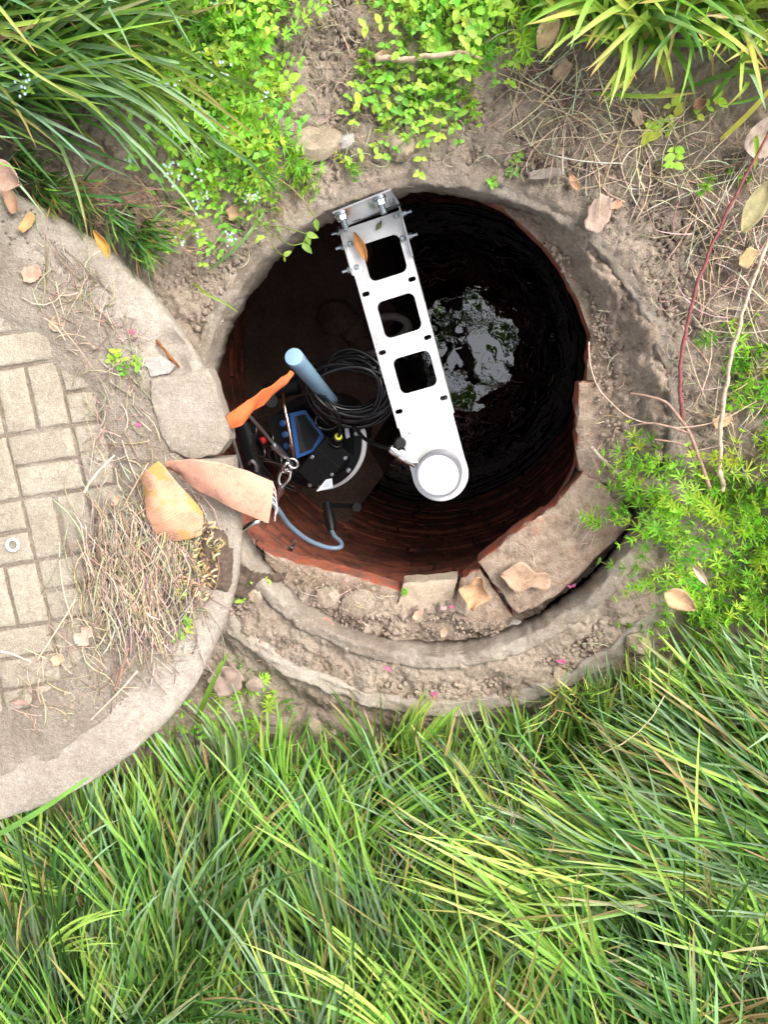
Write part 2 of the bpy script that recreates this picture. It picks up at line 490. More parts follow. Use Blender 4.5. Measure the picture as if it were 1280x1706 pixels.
def build_ground():
    xs = graded(-0.95, 0.62, 0.0047, 60); ys = graded(-0.95, 0.70, 0.0047, 60)
    nx, ny = len(xs), len(ys)
    V = np.zeros((nx * ny, 3), np.float32)
    k = 0
    for y in ys:
        for x in xs:
            V[k] = (x, y, ground_z(x, y)); k += 1
    i, j = np.meshgrid(np.arange(nx - 1), np.arange(ny - 1))
    a = (j * nx + i).ravel()
    F = np.stack([a, a + 1, a + nx + 1, a + nx], 1)
    c = V[F].mean(1)
    keep = np.hypot(c[:, 0] - RC.x, c[:, 1] - RC.y) > 0.466
    o = np_mesh('ground', V, F[keep], np.ones((len(V), 3)), M['soil'], True, 'structure')
    return o
build_ground()

def ring(name, mat, r0, r1, z0, z1, seg=220, wob=0.004, wobz=0.003, a0=0.0, a1=2 * math.pi, seed=0.0, parent=None):
    """cast ring with worn edges and an uneven top"""
    full = abs(a1 - a0 - 2 * math.pi) < 1e-6
    mb = MB()
    e = min(0.006, (r1 - r0) * 0.25)
    V, F = [], []
    rows = seg if full else seg + 1
    nw = 5
    for i in range(rows):
        a = a0 + (a1 - a0) * i / seg
        ca, sa = math.cos(a), math.sin(a)
        prof = [(r0, z0), (r0, z0 + (z1 - z0) * 0.5), (r0 + e * 0.15, z1 - e), (r0 + e * 0.5, z1 - e * 0.3)]
        prof += [(r0 + e + (r1 - r0 - 2 * e) * k / nw, z1) for k in range(nw + 1)]
        prof += [(r1 - e * 0.5, z1 - e * 0.3), (r1 - e * 0.15, z1 - e), (r1, z0 + (z1 - z0) * 0.5), (r1, z0)]
        for k, (r, z) in enumerate(prof):
            q = (r * ca, r * sa)
            dr = wob * fbm(q[0], q[1], seed + z * 3, 14, 4) + 0.5 * wob * fbm(q[0], q[1], seed + z * 5, 75, 4)
            dz = wobz * fbm(q[0], q[1], seed + 9, 18, 4) + 0.5 * wobz * fbm(q[0], q[1], seed + 3, 90, 3)
            V.append((RC.x + (r + dr) * ca, RC.y + (r + dr) * sa, z + (dz if z > z0 + 1e-6 else 0)))
    m = len(prof)
    for i in range(seg):
        j = (i + 1) % rows
        for k in range(m):
            k2 = (k + 1) % m
            F.append((i * m + k, j * m + k, j * m + k2, i * m + k2))
    if not full:
        F.append(tuple(range(m - 1, -1, -1))); F.append(tuple(seg * m + k for k in range(m)))
    mb.add(V, F)
    return mb.build(name, mat, parent, True)
rim = thing('manhole_collar', 'round worn concrete collar set in the soil around the open shaft', 'manhole collar', (RC.x, RC.y, 0))
ring('inner_lip', M['ring'], R_IN, R_OUT, -0.085, -0.001, 440, 0.0075, 0.007, seed=1.0, parent=rim)
ring('outer_seat', M['ring_outer'], 0.572, 0.610, -0.09, -0.006, 360, 0.009, 0.010, seed=4.0, parent=rim)

# ---- brick shaft
shaft = thing('brick_shaft', 'round shaft of dark red bricks below the concrete rim', 'brick shaft', (BC.x, BC.y, WATER_Z))
def arc_brick(r, w_ang, depth, h, seed):
    rr = random.Random(seed)
    mb = MB()
    n = 4
    V, F = [], []
    for zi in (0, 1):
        for k in range(n + 1):
            a = -w_ang / 2 + w_ang * k / n
            for ri in (0, 1):
                rad = r + (depth if ri else 0) + (rr.uniform(-.003, .003) if not ri else 0)
                V.append((rad * math.cos(a) , rad * math.sin(a), -h * (1 - zi) + rr.uniform(-.0016, .0016)))
    s = (n + 1) * 2
    for k in range(n):
        b = k * 2
        F += [(b, b + 2, b + 3, b + 1), (s + b, s + b + 1, s + b + 3, s + b + 2), (b, s + b, s + b + 2, b + 2), (b + 1, b + 3, s + b + 3, s + b + 1)]
    F += [(0, 1, s + 1, s), (2 * n, s + 2 * n, s + 2 * n + 1, 2 * n + 1)]
    mb.add(V, F)
    me = mb.build('brick', M['brick']).data
    return me
PITCH, BH = 0.062, 0.053
def shaft_r(z):
    """the neck is corbelled: the shaft widens with depth"""
    return BR + 0.235 * min(max(0, -0.10 - z), 0.95) + (0.012 if z < -0.10 else 0)
def place(name, me, mw, parent, mat=None):
    o = bpy.data.objects.new(name, me)
    COL.objects.link(o)
    if parent:
        o.parent = parent
        o.matrix_parent_inverse = Matrix.Translation(-parent.location)
    o.matrix_basis = mw
    return o
count = 0
rest = MB()
for c in range(31):
    z = -0.072 - c * PITCH
    rz = shaft_r(z - .02)
    NB = round(2 * math.pi * rz / .252)
    WANG = 2 * math.pi / NB - 0.010 / rz
    variants = []
    for i in range(3):
        me = arc_brick(rz, WANG, 0.11, BH, 40 + i + c * 3); variants.append(me)
        for o in [o for o in bpy.data.objects if o.data == me]: bpy.data.objects.remove(o)
    off = rnd.uniform(0, 0.6) + (c % 2) * math.pi / NB
    for k in range(NB):
        a = off + 2 * math.pi * k / NB
        if c == 0 and math.cos(a + math.radians(55)) > -0.25:       # these top bricks are built one by one below
            continue
        mw = Matrix.Translation((BC.x, BC.y, z)) @ Matrix.Rotation(a, 4, 'Z') @ Matrix.Translation((rnd.uniform(-.006, .006), 0, rnd.uniform(-.002, .002))) @ Matrix.Rotation(rnd.uniform(-.012, .012), 4, 'Z')
        me = rnd.choice(variants)
        if count < 286:
            place('brick', me, mw, shaft); count += 1
        else:
            rest.add([mw @ v.co for v in me.vertices], [tuple(p.vertices) for p in me.polygons])
tag(rest.build('lower_bricks', M['brick'], shaft), None, None, None, 'stuff')
mo = MB()
segs = 96
V = []
zs_ = list(np.linspace(-0.09, WATER_Z - 0.25, 60))
for zz in zs_:
    for i in range(segs):
        a = 2 * math.pi * i / segs
        r = shaft_r(zz) + 0.008 + 0.005 * fbm(math.cos(a) * 3, math.sin(a) * 3, zz * 8, 3, 3)
        V.append((BC.x + r * math.cos(a), BC.y + r * math.sin(a), zz))
F = [(j * segs + i, j * segs + (i + 1) % segs, (j + 1) * segs + (i + 1) % segs, (j + 1) * segs + i) for j in range(59) for i in range(segs)]
mo.add(V, F)
mo.build('mortar', M['mortar'], shaft, True)
# low bench of old concrete along the left wall
mb = MB()
out_ = [(BC.x + .69 * math.cos(math.radians(t)), BC.y + .69 * math.sin(math.radians(t))) for t in range(112, 249, 6)]
inn_ = [(-.34 + .05 * math.sin(k * 2.1) - .004 * (k - 5) ** 2, BC.y - .5 + k * .1) for k in range(1, 10)]
mb.prism(out_ + inn_, WATER_Z - .2, -1.27)
mb.build('bench', M['mortar'], shaft)

# ---- dirt on the ledge between bricks and lip
def ledge():
    V, F = [], []
    na, nr = 560, 40
    for i in range(na):
        a = 2 * math.pi * i / na
        for k in range(nr):
            r = 0.30 + (0.475 - 0.30) * k / (nr - 1)
            x, y = RC.x + r * math.cos(a), RC.y + r * math.sin(a)
            z = -0.092 + 0.026 * fbm(x, y, 2, 18, 4) + 0.016 * abs(fbm(x, y, 7, 60, 3)) + .005 * fbm(x, y, 7, 150, 2)
            # crevice along the lip on the lower right, heap on the lower left
            ang = math.degrees(a) % 360
            z -= 0.055 * smooth(0.415, 0.45, r) * (smooth(290, 300, ang) - smooth(338, 350, ang))
            z += 0.028 * (smooth(212, 225, ang) - smooth(262, 275, ang))
            side_ = (smooth(336, 350, ang) if ang > 180 else 1 - smooth(52, 78, ang))
            z += side_ * (0.034 * smooth(.33, .40, r) + .046 * smooth(.395, .455, r))
            db = math.hypot(x - BC.x, y - BC.y) - BR
            z -= 0.035 * (1 - smooth(.012, .05, db))
            V.append((x, y, z))
    for i in range(na):
        j = (i + 1) % na
        for k in range(nr - 1):
            q = (i * nr + k, i * nr + k + 1, j * nr + k + 1, j * nr + k)
            cx = sum(V[t][0] for t in q) / 4; cy = sum(V[t][1] for t in q) / 4
            if math.hypot(cx - BC.x, cy - BC.y) > BR + 0.012:
                F.append(q)
    mb = MB(); mb.add(V, F)
    mb.build('ledge_soil', M['clod'], shaft, True)
ledge()

# ---- the bricks of the top course that show on the ledge, each with the outline it has
def loose_brick(poly, ztop, h, seed, mat='dirtybrick', tilt=(0, 0), name='brick', parent=shaft, sub=8):
    """rough brick: outline subdivided, edges worn, top uneven"""
    rr = random.Random(seed)
    pts = []
    pv = [P(x, y, ztop) for x, y in poly]
    area = sum(pv[i].x * pv[(i + 1) % len(pv)].y - pv[(i + 1) % len(pv)].x * pv[i].y for i in range(len(pv)))
    if area < 0: pv.reverse()
    n = len(pv)
    for i in range(n):
        for k in range(sub):
            q = pv[i].lerp(pv[(i + 1) % n], k / sub)
            pts.append(q)
    cen = sum(pts, Vector()) / len(pts)
    rings_ = []
    for s, dz in ((1.0, -h), (1.0, -0.006), (0.985, -0.002), (0.95, 0.0), (0.75, 0.0), (0.5, 0.0), (0.25, 0.0)):
        row = []
        for q in pts:
            v = cen + (q - cen) * s
            jit = 0.0038 * fbm(q.x, q.y, seed + dz * 9, 55, 4)
            d = (q - cen).normalized() * jit * 1.5
            v = v + d
            v.z = ztop + dz + (0.004 * fbm(v.x, v.y, seed, 35, 4) if dz > -h + 1e-6 else 0) + (v.x - cen.x) * tilt[0] + (v.y - cen.y) * tilt[1]
            row.append(v)
        rings_.append(row)
    V = [v for row in rings_ for v in row] + [Vector((cen.x, cen.y, ztop))]
    m = len(pts)
    F = [tuple(range(m - 1, -1, -1))]
    for k in range(len(rings_) - 1):
        F += [(k * m + i, k * m + (i + 1) % m, (k + 1) * m + (i + 1) % m, (k + 1) * m + i) for i in range(m)]
    t = (len(rings_) - 1) * m
    F += [(t + i, t + (i + 1) % m, len(V) - 1) for i in range(m)]
    mb = MB(); mb.add(V, F)
    o = mb.build(name, M[mat], parent)
    sharp(o, 50)
    return o
TB = [
    ([(772, 316), (838, 347), (905, 408), (950, 392), (905, 345), (850, 312)], -0.080, .05),
    ([(905, 408), (932, 443), (965, 505), (985, 560), (1042, 585), (1010, 500), (962, 420), (940, 385)], -0.070, .055),
    ([(987, 548), (978, 634), (1092, 640), (1085, 600), (1050, 560)], -0.074, .05),
    ([(963, 637), (962, 706), (963, 784), (1010, 806), (1072, 790), (1098, 642), (1040, 628)], -0.068, .06),
    ([(972, 786), (926, 841), (868, 880), (797, 937), (862, 1026), (930, 992), (1062, 868), (1012, 812)], -0.066, .062),
    ([(768, 963), (800, 946), (856, 1028), (818, 1046), (752, 1030)], -0.080, .05),
    ([(672, 972), (762, 964), (748, 1024), (700, 1040), (656, 1030)], -0.076, .05),
    ([(438, 916), (492, 936), (588, 960), (672, 986), (652, 1052), (560, 1050), (492, 992), (440, 932)], -0.078, .05),
]
for i, (pl, zt, h) in enumerate(TB):
    loose_brick(pl, zt, h, 70 + i, 'stone_tan' if i == 6 else 'dirtybrick', (rnd.uniform(-.05, .05), rnd.uniform(-.05, .05)))
chip = loose_brick([(1087, 612), (1095, 609), (1097, 628), (1091, 641), (1086, 634)], -0.012, .02, 91, 'orange_brick' if 'orange_brick' in M else 'dirtybrick', name='brick_chip', parent=None)
tag(chip, 'small bright orange brick chip lying against the right side of the rim', 'brick chip')
ob = m_plain('fresh orange brick', (0.50, 0.12, 0.045), 0.85, bump=0.6, scale=150, var=0.3)
chip.data.materials.clear(); chip.data.materials.append(ob)

# ---- water at the bottom
def water():
    mb = MB()
    n = 64
    V = [(BC.x, BC.y, WATER_Z)]
    V += [(BC.x + 0.74 * math.cos(2 * math.pi * i / n), BC.y + 0.74 * math.sin(2 * math.pi * i / n), WATER_Z) for i in range(n)]
    mb.add(V, [(0, 1 + i, 1 + (i + 1) % n) for i in range(n)])
    o = mb.build('water', M['water'])
    o['kind'] = 'structure'
water()

# ================================================================== LID
GX, GY, Z0 = -0.20, -0.10, 0.22
e1 = Vector((1, 0, GX)).normalized()
nn = e1.cross(Vector((0, 1, GY))).normalized()
e2 = nn.cross(e1)
LID_R = 0.640
cu, cv = -1.1109, -0.3393
w0 = Vector((-1.0, -0.36, Z0)).dot(nn)
LC = e1 * cu + e2 * cv + nn * w0                      # centre of the lid's top face
LM = Matrix(((e1.x, e2.x, nn.x, LC.x), (e1.y, e2.y, nn.y, LC.y), (e1.z, e2.z, nn.z, LC.z), (0, 0, 0, 1)))
LMI = LM.inverted()
def PL(px, py, h=0.0):
    """point h above the lid's tilted top face, measured at a pixel"""
    w = ROT @ np.array([(px - 640) / FPX, -(py - 853) / FPX, -1.0]); w = Vector(w)
    O = Vector((0, 0, CAM_H))
    t = ((LC + nn * h) - O).dot(nn) / w.dot(nn)
    return O + w * t
def LL(px, py):
    v = LMI @ PL(px, py); return v.x, v.y
def lidw(x, y, h=0.0):
    return LM @ Vector((x, y, h))
lid = thing('manhole_cover', 'large round concrete manhole cover with paver pattern, dragged off to the left', 'manhole cover', LC)
THK = 0.085
def lid_body():
    """rim band, side and underside in one casting, with the broken notch at the right edge"""
    mb = MB(); V, F = [], []
    seg = 300
    gone0, gone1 = math.atan2(*reversed(LL(352, 628))), math.atan2(*reversed(LL(372, 756)))
    lo, hi = min(gone0, gone1), max(gone0, gone1)
    prof = [(0.0, -THK), (0.3, -THK), (LID_R - .02, -THK), (LID_R - .004, -THK + .012), (LID_R, -THK * .5), (LID_R - .002, -.016), (LID_R - .008, -.005), (LID_R - .02, 0)]
    prof += [(LID_R - .02 - .092 * k / 8, 0) for k in range(1, 9)] + [(0.525, -.012), (0.3, -.012), (0.0, -.012)]
    m = len(prof)
    for i in range(seg):
        a = 2 * math.pi * i / seg
        aa = a if a < math.pi else a - 2 * math.pi
        cut = smooth(lo - .012, lo + .012, aa) - smooth(hi - .012, hi + .012, aa)
        for k, (r, z) in enumerate(prof):
            x, y = r * math.cos(a), r * math.sin(a)
            rr_, zz = r, z
            if r > 0.5:
                rr_ += 0.0045 * fbm(x, y, z * 4, 9, 4) + .002 * fbm(x, y, z * 4 + 3, 45, 3)
                if k >= 5: zz += 0.004 * fbm(x, y, 2, 8, 4) + .0018 * fbm(x, y, 3, 60, 3)
                rr_ -= cut * max(0, (r - (0.525 + .012 * fbm(x, y, 8, 30, 3))))
                # chipped flake with the rusty bar
                d = math.hypot(x - CH[0], (y - CH[1]))
                if k >= 5: zz -= 0.020 * (1 - smooth(0.018, 0.05, d + .012 * fbm(x, y, 5, 40, 3)))
            V.append(lidw(rr_ * math.cos(a), rr_ * math.sin(a), zz))
    for i in range(seg):
        j = (i + 1) % seg
        for k in range(m - 1):
            F.append((i * m + k, j * m + k, j * m + k + 1, i * m + k + 1))
    mb.add(V, F)
    o = mb.build('cover_slab', M['lid'], lid)
    sharp(o, 40)
CH = LL(283, 588)
lid_body()
# broken-off piece of the rim still lying in its gap
def lid_piece(name, poly, h0, h1, seed, mat, parent=lid, rise=0.0):
    pv = [Vector(LL(x, y)) for x, y in poly]
    area = sum(pv[i].x * pv[(i + 1) % len(pv)].y - pv[(i + 1) % len(pv)].x * pv[i].y for i in range(len(pv)))
    if area < 0: pv.reverse()
    n = len(pv); pts = []
    for i in range(n):
        for k in range(6):
            pts.append(pv[i].lerp(pv[(i + 1) % n], k / 6))
    cen = sum(pts, Vector((0, 0))) / len(pts)
    V, m = [], len(pts)
    lv = ((1.0, h0), (1.0, h1 - .008), (.985, h1 - .002), (.955, h1), (.7, h1), (.4, h1))
    for s, h in lv:
        for q in pts:
            d = q - cen
            v = cen + d * s + d.normalized() * .004 * fbm(q.x, q.y, seed + h, 35, 4)
            hh = h + (.003 * fbm(v.x, v.y, seed, 25, 4) if h > h0 else 0) + rise * (v.x - cen.x)
            V.append(lidw(v.x, v.y, hh))
    V.append(lidw(cen.x, cen.y, h1))
    F = [tuple(range(m - 1, -1, -1))]
    for k in range(len(lv) - 1):
        F += [(k * m + i, k * m + (i + 1) % m, (k + 1) * m + (i + 1) % m, (k + 1) * m + i) for i in range(m)]
    t = (len(lv) - 1) * m
    F += [(t + i, t + (i + 1) % m, len(V) - 1) for i in range(m)]
    mb = MB(); mb.add(V, F)
    return sharp(mb.build(name, M[mat], parent), 45)
pc = lid_piece('broken_piece', [(250, 632), (300, 622), (347, 612), (358, 640), (379, 705), (383, 733), (362, 758), (320, 764), (285, 754), (266, 712), (252, 668)], -THK + .01, 0.006, 5.0, 'lid', rise=-.05)
tag(pc, 'cracked-off piece of the pale concrete rim')
lid_piece('stone_flake', [(242, 604), (268, 592), (293, 610), (282, 622), (252, 628)], -0.012, .006, 8.0, 'stone_grey')
rb = MB(); rb.tube([PL(258, 563, -.008), PL(266, 574, -.006), PL(274, 583, -.005), PL(283, 596, -.006), PL(291, 603, -.006), PL(299, 612, -.010)], [.002, .0032, .0026, .0034, .0028, .002], 7)
rb.build('rusty_bar', M['rust'], lid, True)

# pavers in pairs, basket weave
def paver_mesh(seed):
    rr = random.Random(seed)
    L, W, H = 0.1165, 0.0555, 0.010
    mb = MB(); nx_, ny_ = 6, 4
    def row(off, z): return off, z
    V, F = [], []
    lv = [(0.0, 0.0), (0.0, H * .5), (.0022, H * .88), (.0055, H), (.016, H), (.026, H)]
    outline = []
    for k in range(nx_): outline.append((-1 + 2 * k / nx_, -1))
    for k in range(ny_): outline.append((1, -1 + 2 * k / ny_))
    for k in range(nx_): outline.append((1 - 2 * k / nx_, 1))
    for k in range(ny_): outline.append((-1, 1 - 2 * k / ny_))
    m = len(outline)
    for o_, z in lv:
        for (a, b) in outline:
            x = a * (L / 2 - o_) + rr.uniform(-.0012, .0012); y = b * (W / 2 - o_) + rr.uniform(-.0012, .0012)
            V.append((x, y, z + (rr.uniform(-.0008, .0008) if z > 0 else 0)))
    for k in range(len(lv) - 1):
        F += [(k * m + i, k * m + (i + 1) % m, (k + 1) * m + (i + 1) % m, (k + 1) * m + i) for i in range(m)]
    F.append(tuple((len(lv) - 1) * m + i for i in range(m)))
    mb.add(V, F)
    o = mb.build('paver', M['paver']); sharp(o, 60); me = o.data
    bpy.data.objects.remove(o); return me
pv_me = [paver_mesh(i) for i in range(6)]
org = Vector(LL(74, 771)); ux = (Vector(LL(130, 762)) - Vector(LL(22, 779))).normalized(); uy = Vector((-ux.y, ux.x))
ang0 = math.atan2(ux.y, ux.x)
PB = 0.122
for bi in range(-6, 13):
    for bj in range(-8, 9):
        # 'org' is the middle of a block of two lying pavers
        c = org + ux * (PB * bi) + uy * (PB * bj)
        hor = (bi + bj) % 2 == 0
        for s in (-1, 1):
            q = c + (uy if hor else ux) * (s * PB * 0.25)
            if q.length > 0.50: continue
            a = ang0 + (0 if hor else math.pi / 2)
            mw = LM @ Matrix.Translation((q.x + rnd.uniform(-.001, .001), q.y + rnd.uniform(-.001, .001), -0.0145 + rnd.uniform(-.0015, .0015))) @ Matrix.Rotation(a + rnd.uniform(-.012, .012), 4, 'Z')
            place('paver', rnd.choice(pv_me), mw, lid)

def lid_dirt():
    """sand and dirt washed over the outer pavers; its surface dips below the clean ones"""
    V, F = [], []
    na, nr = 640, 84
    for i in range(na):
        a = 2 * math.pi * i / na
        for k in range(nr):
            r = 0.22 + 0.36 * k / (nr - 1)
            x, y = r * math.cos(a), r * math.sin(a)
            h = -0.0125 + 0.006 * fbm(x, y, 4, 9, 4) + .003 * abs(fbm(x, y, 2, 70, 3))
            edge = 0.395 + .05 * fbm(x, y, 6, 5, 3)
            h += 0.016 * smooth(edge, edge + .07, r)
            h -= 0.022 * smooth(0.535 + .018 * fbm(x, y, 1, 14, 3), 0.575, r)
            V.append(lidw(x, y, h))
    for i in range(na):
        j = (i + 1) % na
        F += [(i * nr + k, i * nr + k + 1, j * nr + k + 1, j * nr + k) for k in range(nr - 1)]
    mb = MB(); mb.add(V, F)
    tag(mb.build('drifted_sand', M['sand'], lid, True), None, None, None, 'stuff')
lid_dirt()
mb = MB()
V = [lidw(0, 0, -.0088)]
for k in range(1, 30):
    for i in range(120):
        a = 2 * math.pi * i / 120; r = .50 * k / 29
        V.append(lidw(r * math.cos(a), r * math.sin(a), -.0088 + .0022 * fbm(r * math.cos(a), r * math.sin(a), 1, 30, 3)))
F = [(0, 1 + i, 1 + (i + 1) % 120) for i in range(120)] + [(1 + k * 120 + i, 1 + (k + 1) * 120 + i, 1 + (k + 1) * 120 + (i + 1) % 120, 1 + k * 120 + (i + 1) % 120) for k in range(28) for i in range(120)]
mb.add(V, F); tag(mb.build('joint_dirt', M['joint'], lid, True), None, None, None, 'stuff')
# ================================================================== BRACKET WITH SENSOR
ZB = -0.15
A0 = P(617, 364, ZB); EN = P(734, 789, ZB)
ay = (EN - A0); LA = ay.length; ay = ay / LA
axx = Vector((-ay.y, ay.x, 0))                       # to the right in the picture
if axx.x < 0: axx = -axx
BM = Matrix(((axx.x, ay.x, 0, A0.x), (axx.y, ay.y, 0, A0.y), (0, 0, 1, ZB), (0, 0, 0, 1)))
def bl(x, y, z=0.0): return BM @ Vector((x, y, z))
WA = 0.0605                                           # half width of the arm
br = thing('sensor_bracket', 'long white stainless bracket with three square windows reaching out over the shaft', 'bracket', A0)
def rrect(cx, cy, hx, hy, r, n=5):
    out = []
    for sx, sy, a0 in ((1, 1, 0), (-1, 1, 90), (-1, -1, 180), (1, -1, 270)):
        for k in range(n + 1):
            a = math.radians(a0 + 90 * k / n)
            out.append((cx + sx * (hx - r) + r * math.cos(a), cy + sy * (hy - r) + r * math.sin(a)))
    return out
def plate_with_holes(outer, holes, frame, th, name, mat, parent):
    """sheet metal with real cut-outs, filled by triangulation"""
    import bmesh
    bm = bmesh.new()
    edges = []
    for loop in [outer] + holes:
        vs_ = [bm.verts.new((x, y, 0)) for x, y in loop]
        edges += [bm.edges.new((vs_[i], vs_[(i + 1) % len(vs_)])) for i in range(len(vs_))]
    bmesh.ops.triangle_fill(bm, use_beauty=True, use_dissolve=False, edges=edges)
    # fill may also close the cut-outs
    def inside(pt, loop):
        c = False
        for i in range(len(loop)):
            (x1, y1), (x2, y2) = loop[i], loop[i - 1]
            if (y1 > pt[1]) != (y2 > pt[1]) and pt[0] < (x2 - x1) * (pt[1] - y1) / (y2 - y1) + x1: c = not c
        return c
    bad = [f for f in bm.faces if any(inside(f.calc_center_median()[:2], h) for h in holes) or not inside(f.calc_center_median()[:2], outer)]
    bmesh.ops.delete(bm, geom=bad, context='FACES_ONLY')
    for f in bm.faces:
        if f.normal.z < 0: f.normal_flip()
    ret = bmesh.ops.extrude_face_region(bm, geom=list(bm.faces))
    for g in ret['geom']:
        if isinstance(g, bmesh.types.BMVert): g.co.z += th
    bmesh.ops.recalc_face_normals(bm, faces=bm.faces)
    for v in bm.verts: v.co = frame @ v.co
    me = bpy.data.meshes.new(name); bm.to_mesh(me); bm.free()
    return link(name, me, M[mat], parent)
def slot(cx, cy, hx, hy): return rrect(cx, cy, hx, hy, min(hx, hy) * .98, 4)
out = [(-WA, 0.004), (WA, 0.004), (WA, LA - 0.02)]
RE = WA + 0.001
for k in range(25):
    a = math.radians(0 + 180 * k / 24)
    out.append((RE * math.cos(a), LA + RE * math.sin(a)))
out += [(-WA, LA - 0.02)]
def along(px, py):
    v = BM.inverted() @ P(px, py, ZB); return v.x, v.y
holes = []
for c in ((641, 430), (666, 526), (692, 620)):
    x, y = along(*c); holes.append(rrect(x, y, 0.0405, 0.0385, 0.0135, 6))
for s in ((694, 463), (720, 560), (746, 661)):
    x, y = along(*s); holes.append(slot(WA - .0098, y, .0082, .0048))
for s in ((607, 491), (635, 588), (663, 686)):
    x, y = along(*s); holes.append(slot(-WA + .0098, y, .0082, .0048))
arm = plate_with_holes(out, holes, BM, 0.0025, 'arm', 'steel', br)
# bent side flanges, welded corner at the far end stays open
yf = along(662, 712)[1]
for s in (-1, 1):
    mb = MB()
    mb.box(bl(s * (WA + .0015), yf / 2 + .002, -.012), (.0014, yf / 2, .0145), BM.to_3x3())
    mb.build('side_flange', M['steel'], br)
# upright mounting plate on the inside of the rim
PT = [P(553, 342, .022), P(645, 305, .022)]
pmid = (PT[0] + PT[1]) / 2
pdir = (PT[1] - PT[0]).normalized()
pn = Vector((pdir.y, -pdir.x, 0))                     # faces into the shaft
if pn.dot(ay) < 0: pn = -pn
HP = 0.172
pmid = pmid + pn * .011
PM = Matrix(((pdir.x, 0, pn.x, pmid.x), (pdir.y, 0, pn.y, pmid.y), (0, 1, 0, .022 - HP), (0, 0, 0, 1)))
PMr = PM.copy()
PW = 0.0575
pl_ = plate_with_holes([(-PW, 0), (PW, 0), (PW, HP), (-PW, HP)], [slot(-.036, .030, .0095, .0045), slot(.030, .030, .0095, .0045)], PMr, 0.003, 'mounting_plate', 'steel_shiny', br)
for o in (arm, pl_):
    pass
# side cheeks that tie plate and arm together
for s in (-1, 1):
    mb = MB()
    mb.box(bl(s * (WA + .0045), .048, .002), (.0014, .050, .016), BM.to_3x3())
    ck = mb.build('cheek', M['steel_shiny'], br)
    for y in (.012, .058) if s > 0 else (.006, .036, .084):
        b = MB()
        hd = bl(s * (WA + .006), y, .004)
        dv = axx * s
        b.lathe(hd, [(.0078, 0), (.0078, .0022)], 20, dv)
        b.lathe(hd + dv * .0022, [(.0066, 0), (.0066, .0055)], 6, dv)
        b.cyl(hd + dv * .0077, hd + dv * .019, .0034, 10)
        b.lathe(bl(s * (WA - .007), y, .0062), [(.0058, 0), (.0058, .004), (.0035, .006)], 12, (0, 0, 1))
        b.build('side_bolt', M['zinc'], br)
# two expansion bolts through the plate
for px, py, in ((562, 340), (627, 317)):
    base = PM.inverted() @ P(px, py, .0)
    c = PM @ Vector((base.x, HP - .028, .003))
    b = MB()
    b.lathe(c, [(.0135, 0), (.0135, .0022)], 24, pn)
    b.lathe(c + pn * .0022, [(.0105, 0), (.0112, .002), (.0105, .010)], 6, pn)
    th = [(.0062, 0)]
    for k in range(5): th += [(.0066, .0012 + k * .0034), (.0054, .0029 + k * .0034)]
    b.lathe(c + pn * .0122, th, 12, pn)
    o = b.build('expansion_bolt', M['zinc'], br)
# sensor head in the round end
sn = MB()
sc_ = P(731, 792, ZB + .055) - Vector((0, 0, .014))
sn.lathe(sc_, [(.0488, -.10), (.0488, .010), (.0478, .014), (.0438, .014), (.0434, .0105)], 64)
so = sn.build('sensor_ring', M['grey_plastic'], br); sharp(so)
sd = MB(); sd.lathe(sc_, [(.0432, .0), (.0432, .0118), (.0427, .0124)], 64)
sharp(sd.build('sensor_disc', M['white'], br))
# angled cable fitting screwed into the arm beside the sensor
fa, fb = P(693, 774, ZB + .02), P(650, 747, ZB + .035)
fd = (fb - fa).normalized(); FL = (fb - fa).length
mb = MB(); mb.lathe(fa, [(.0085, 0), (.0085, FL * .22), (.0105, FL * .22), (.0105, FL * .42)], 18, fd)
mb.lathe(fa + fd * FL * .42, [(.0118, 0), (.0118, FL * .22)], 6, fd)
mb.lathe(fa + fd * FL * .64, [(.0095, 0), (.0105, FL * .06), (.0105, FL * .24), (.008, FL * .36)], 18, fd)
ft = mb.build('cable_fitting', M['steel_shiny'], br); sharp(ft)
mb = MB(); kb = P(667, 738, ZB + .03); mb.lathe(kb, [(.0115, -.022), (.0125, -.018), (.0125, .004), (.0105, .0065)], 24, (.25, .1, 1))
mb.lathe(kb - Vector((0, 0, .03)), [(.004, 0), (.004, .02)], 10, (.25, .1, 1))
sharp(mb.build('knob', M['black'], br))

# ================================================================== MONITORING UNIT HANGING IN THE SHAFT
ZU = -0.46
def PS(px, py, z, mar=.014):
    """like P, but never behind the shaft wall"""
    while z < -.05:
        q = P(px, py, z)
        if math.hypot(q.x - BC.x, q.y - BC.y) < shaft_r(z) - mar: break
        z += .005
    return P(px, py, z)
UC = P(525, 737, ZU)
un = thing('monitoring_unit', 'black round monitoring instrument with blue control panel hanging low at the left of the shaft', 'instrument', UC)
UR = S(84, ZU)
mb = MB(); mb.lathe(UC, [(UR * .74, -.34), (UR * .80, -.33), (UR * .82, -.05), (UR * .92, -.035)], 48); sharp(mb.build('housing', M['black'], un))
mb = MB(); V, F = [], []
for i in range(41):
    a = math.radians(-92 + 108 * i / 40)
    for r_, h_ in ((.90, -.036), (1.00, -.036), (1.035, -.031), (1.035, -.021), (.95, -.0185)):
        V.append(UC + Vector((UR * r_ * math.cos(a), UR * r_ * math.sin(a), h_)))
F = [(i * 5 + k, (i + 1) * 5 + k, (i + 1) * 5 + (k + 1) % 5, i * 5 + (k + 1) % 5) for i in range(40) for k in range(5)] + [(4, 3, 2, 1, 0), (200, 201, 202, 203, 204)]
mb.add(V, F); sharp(mb.build('clamp_ring', M['ringgrey'], un))
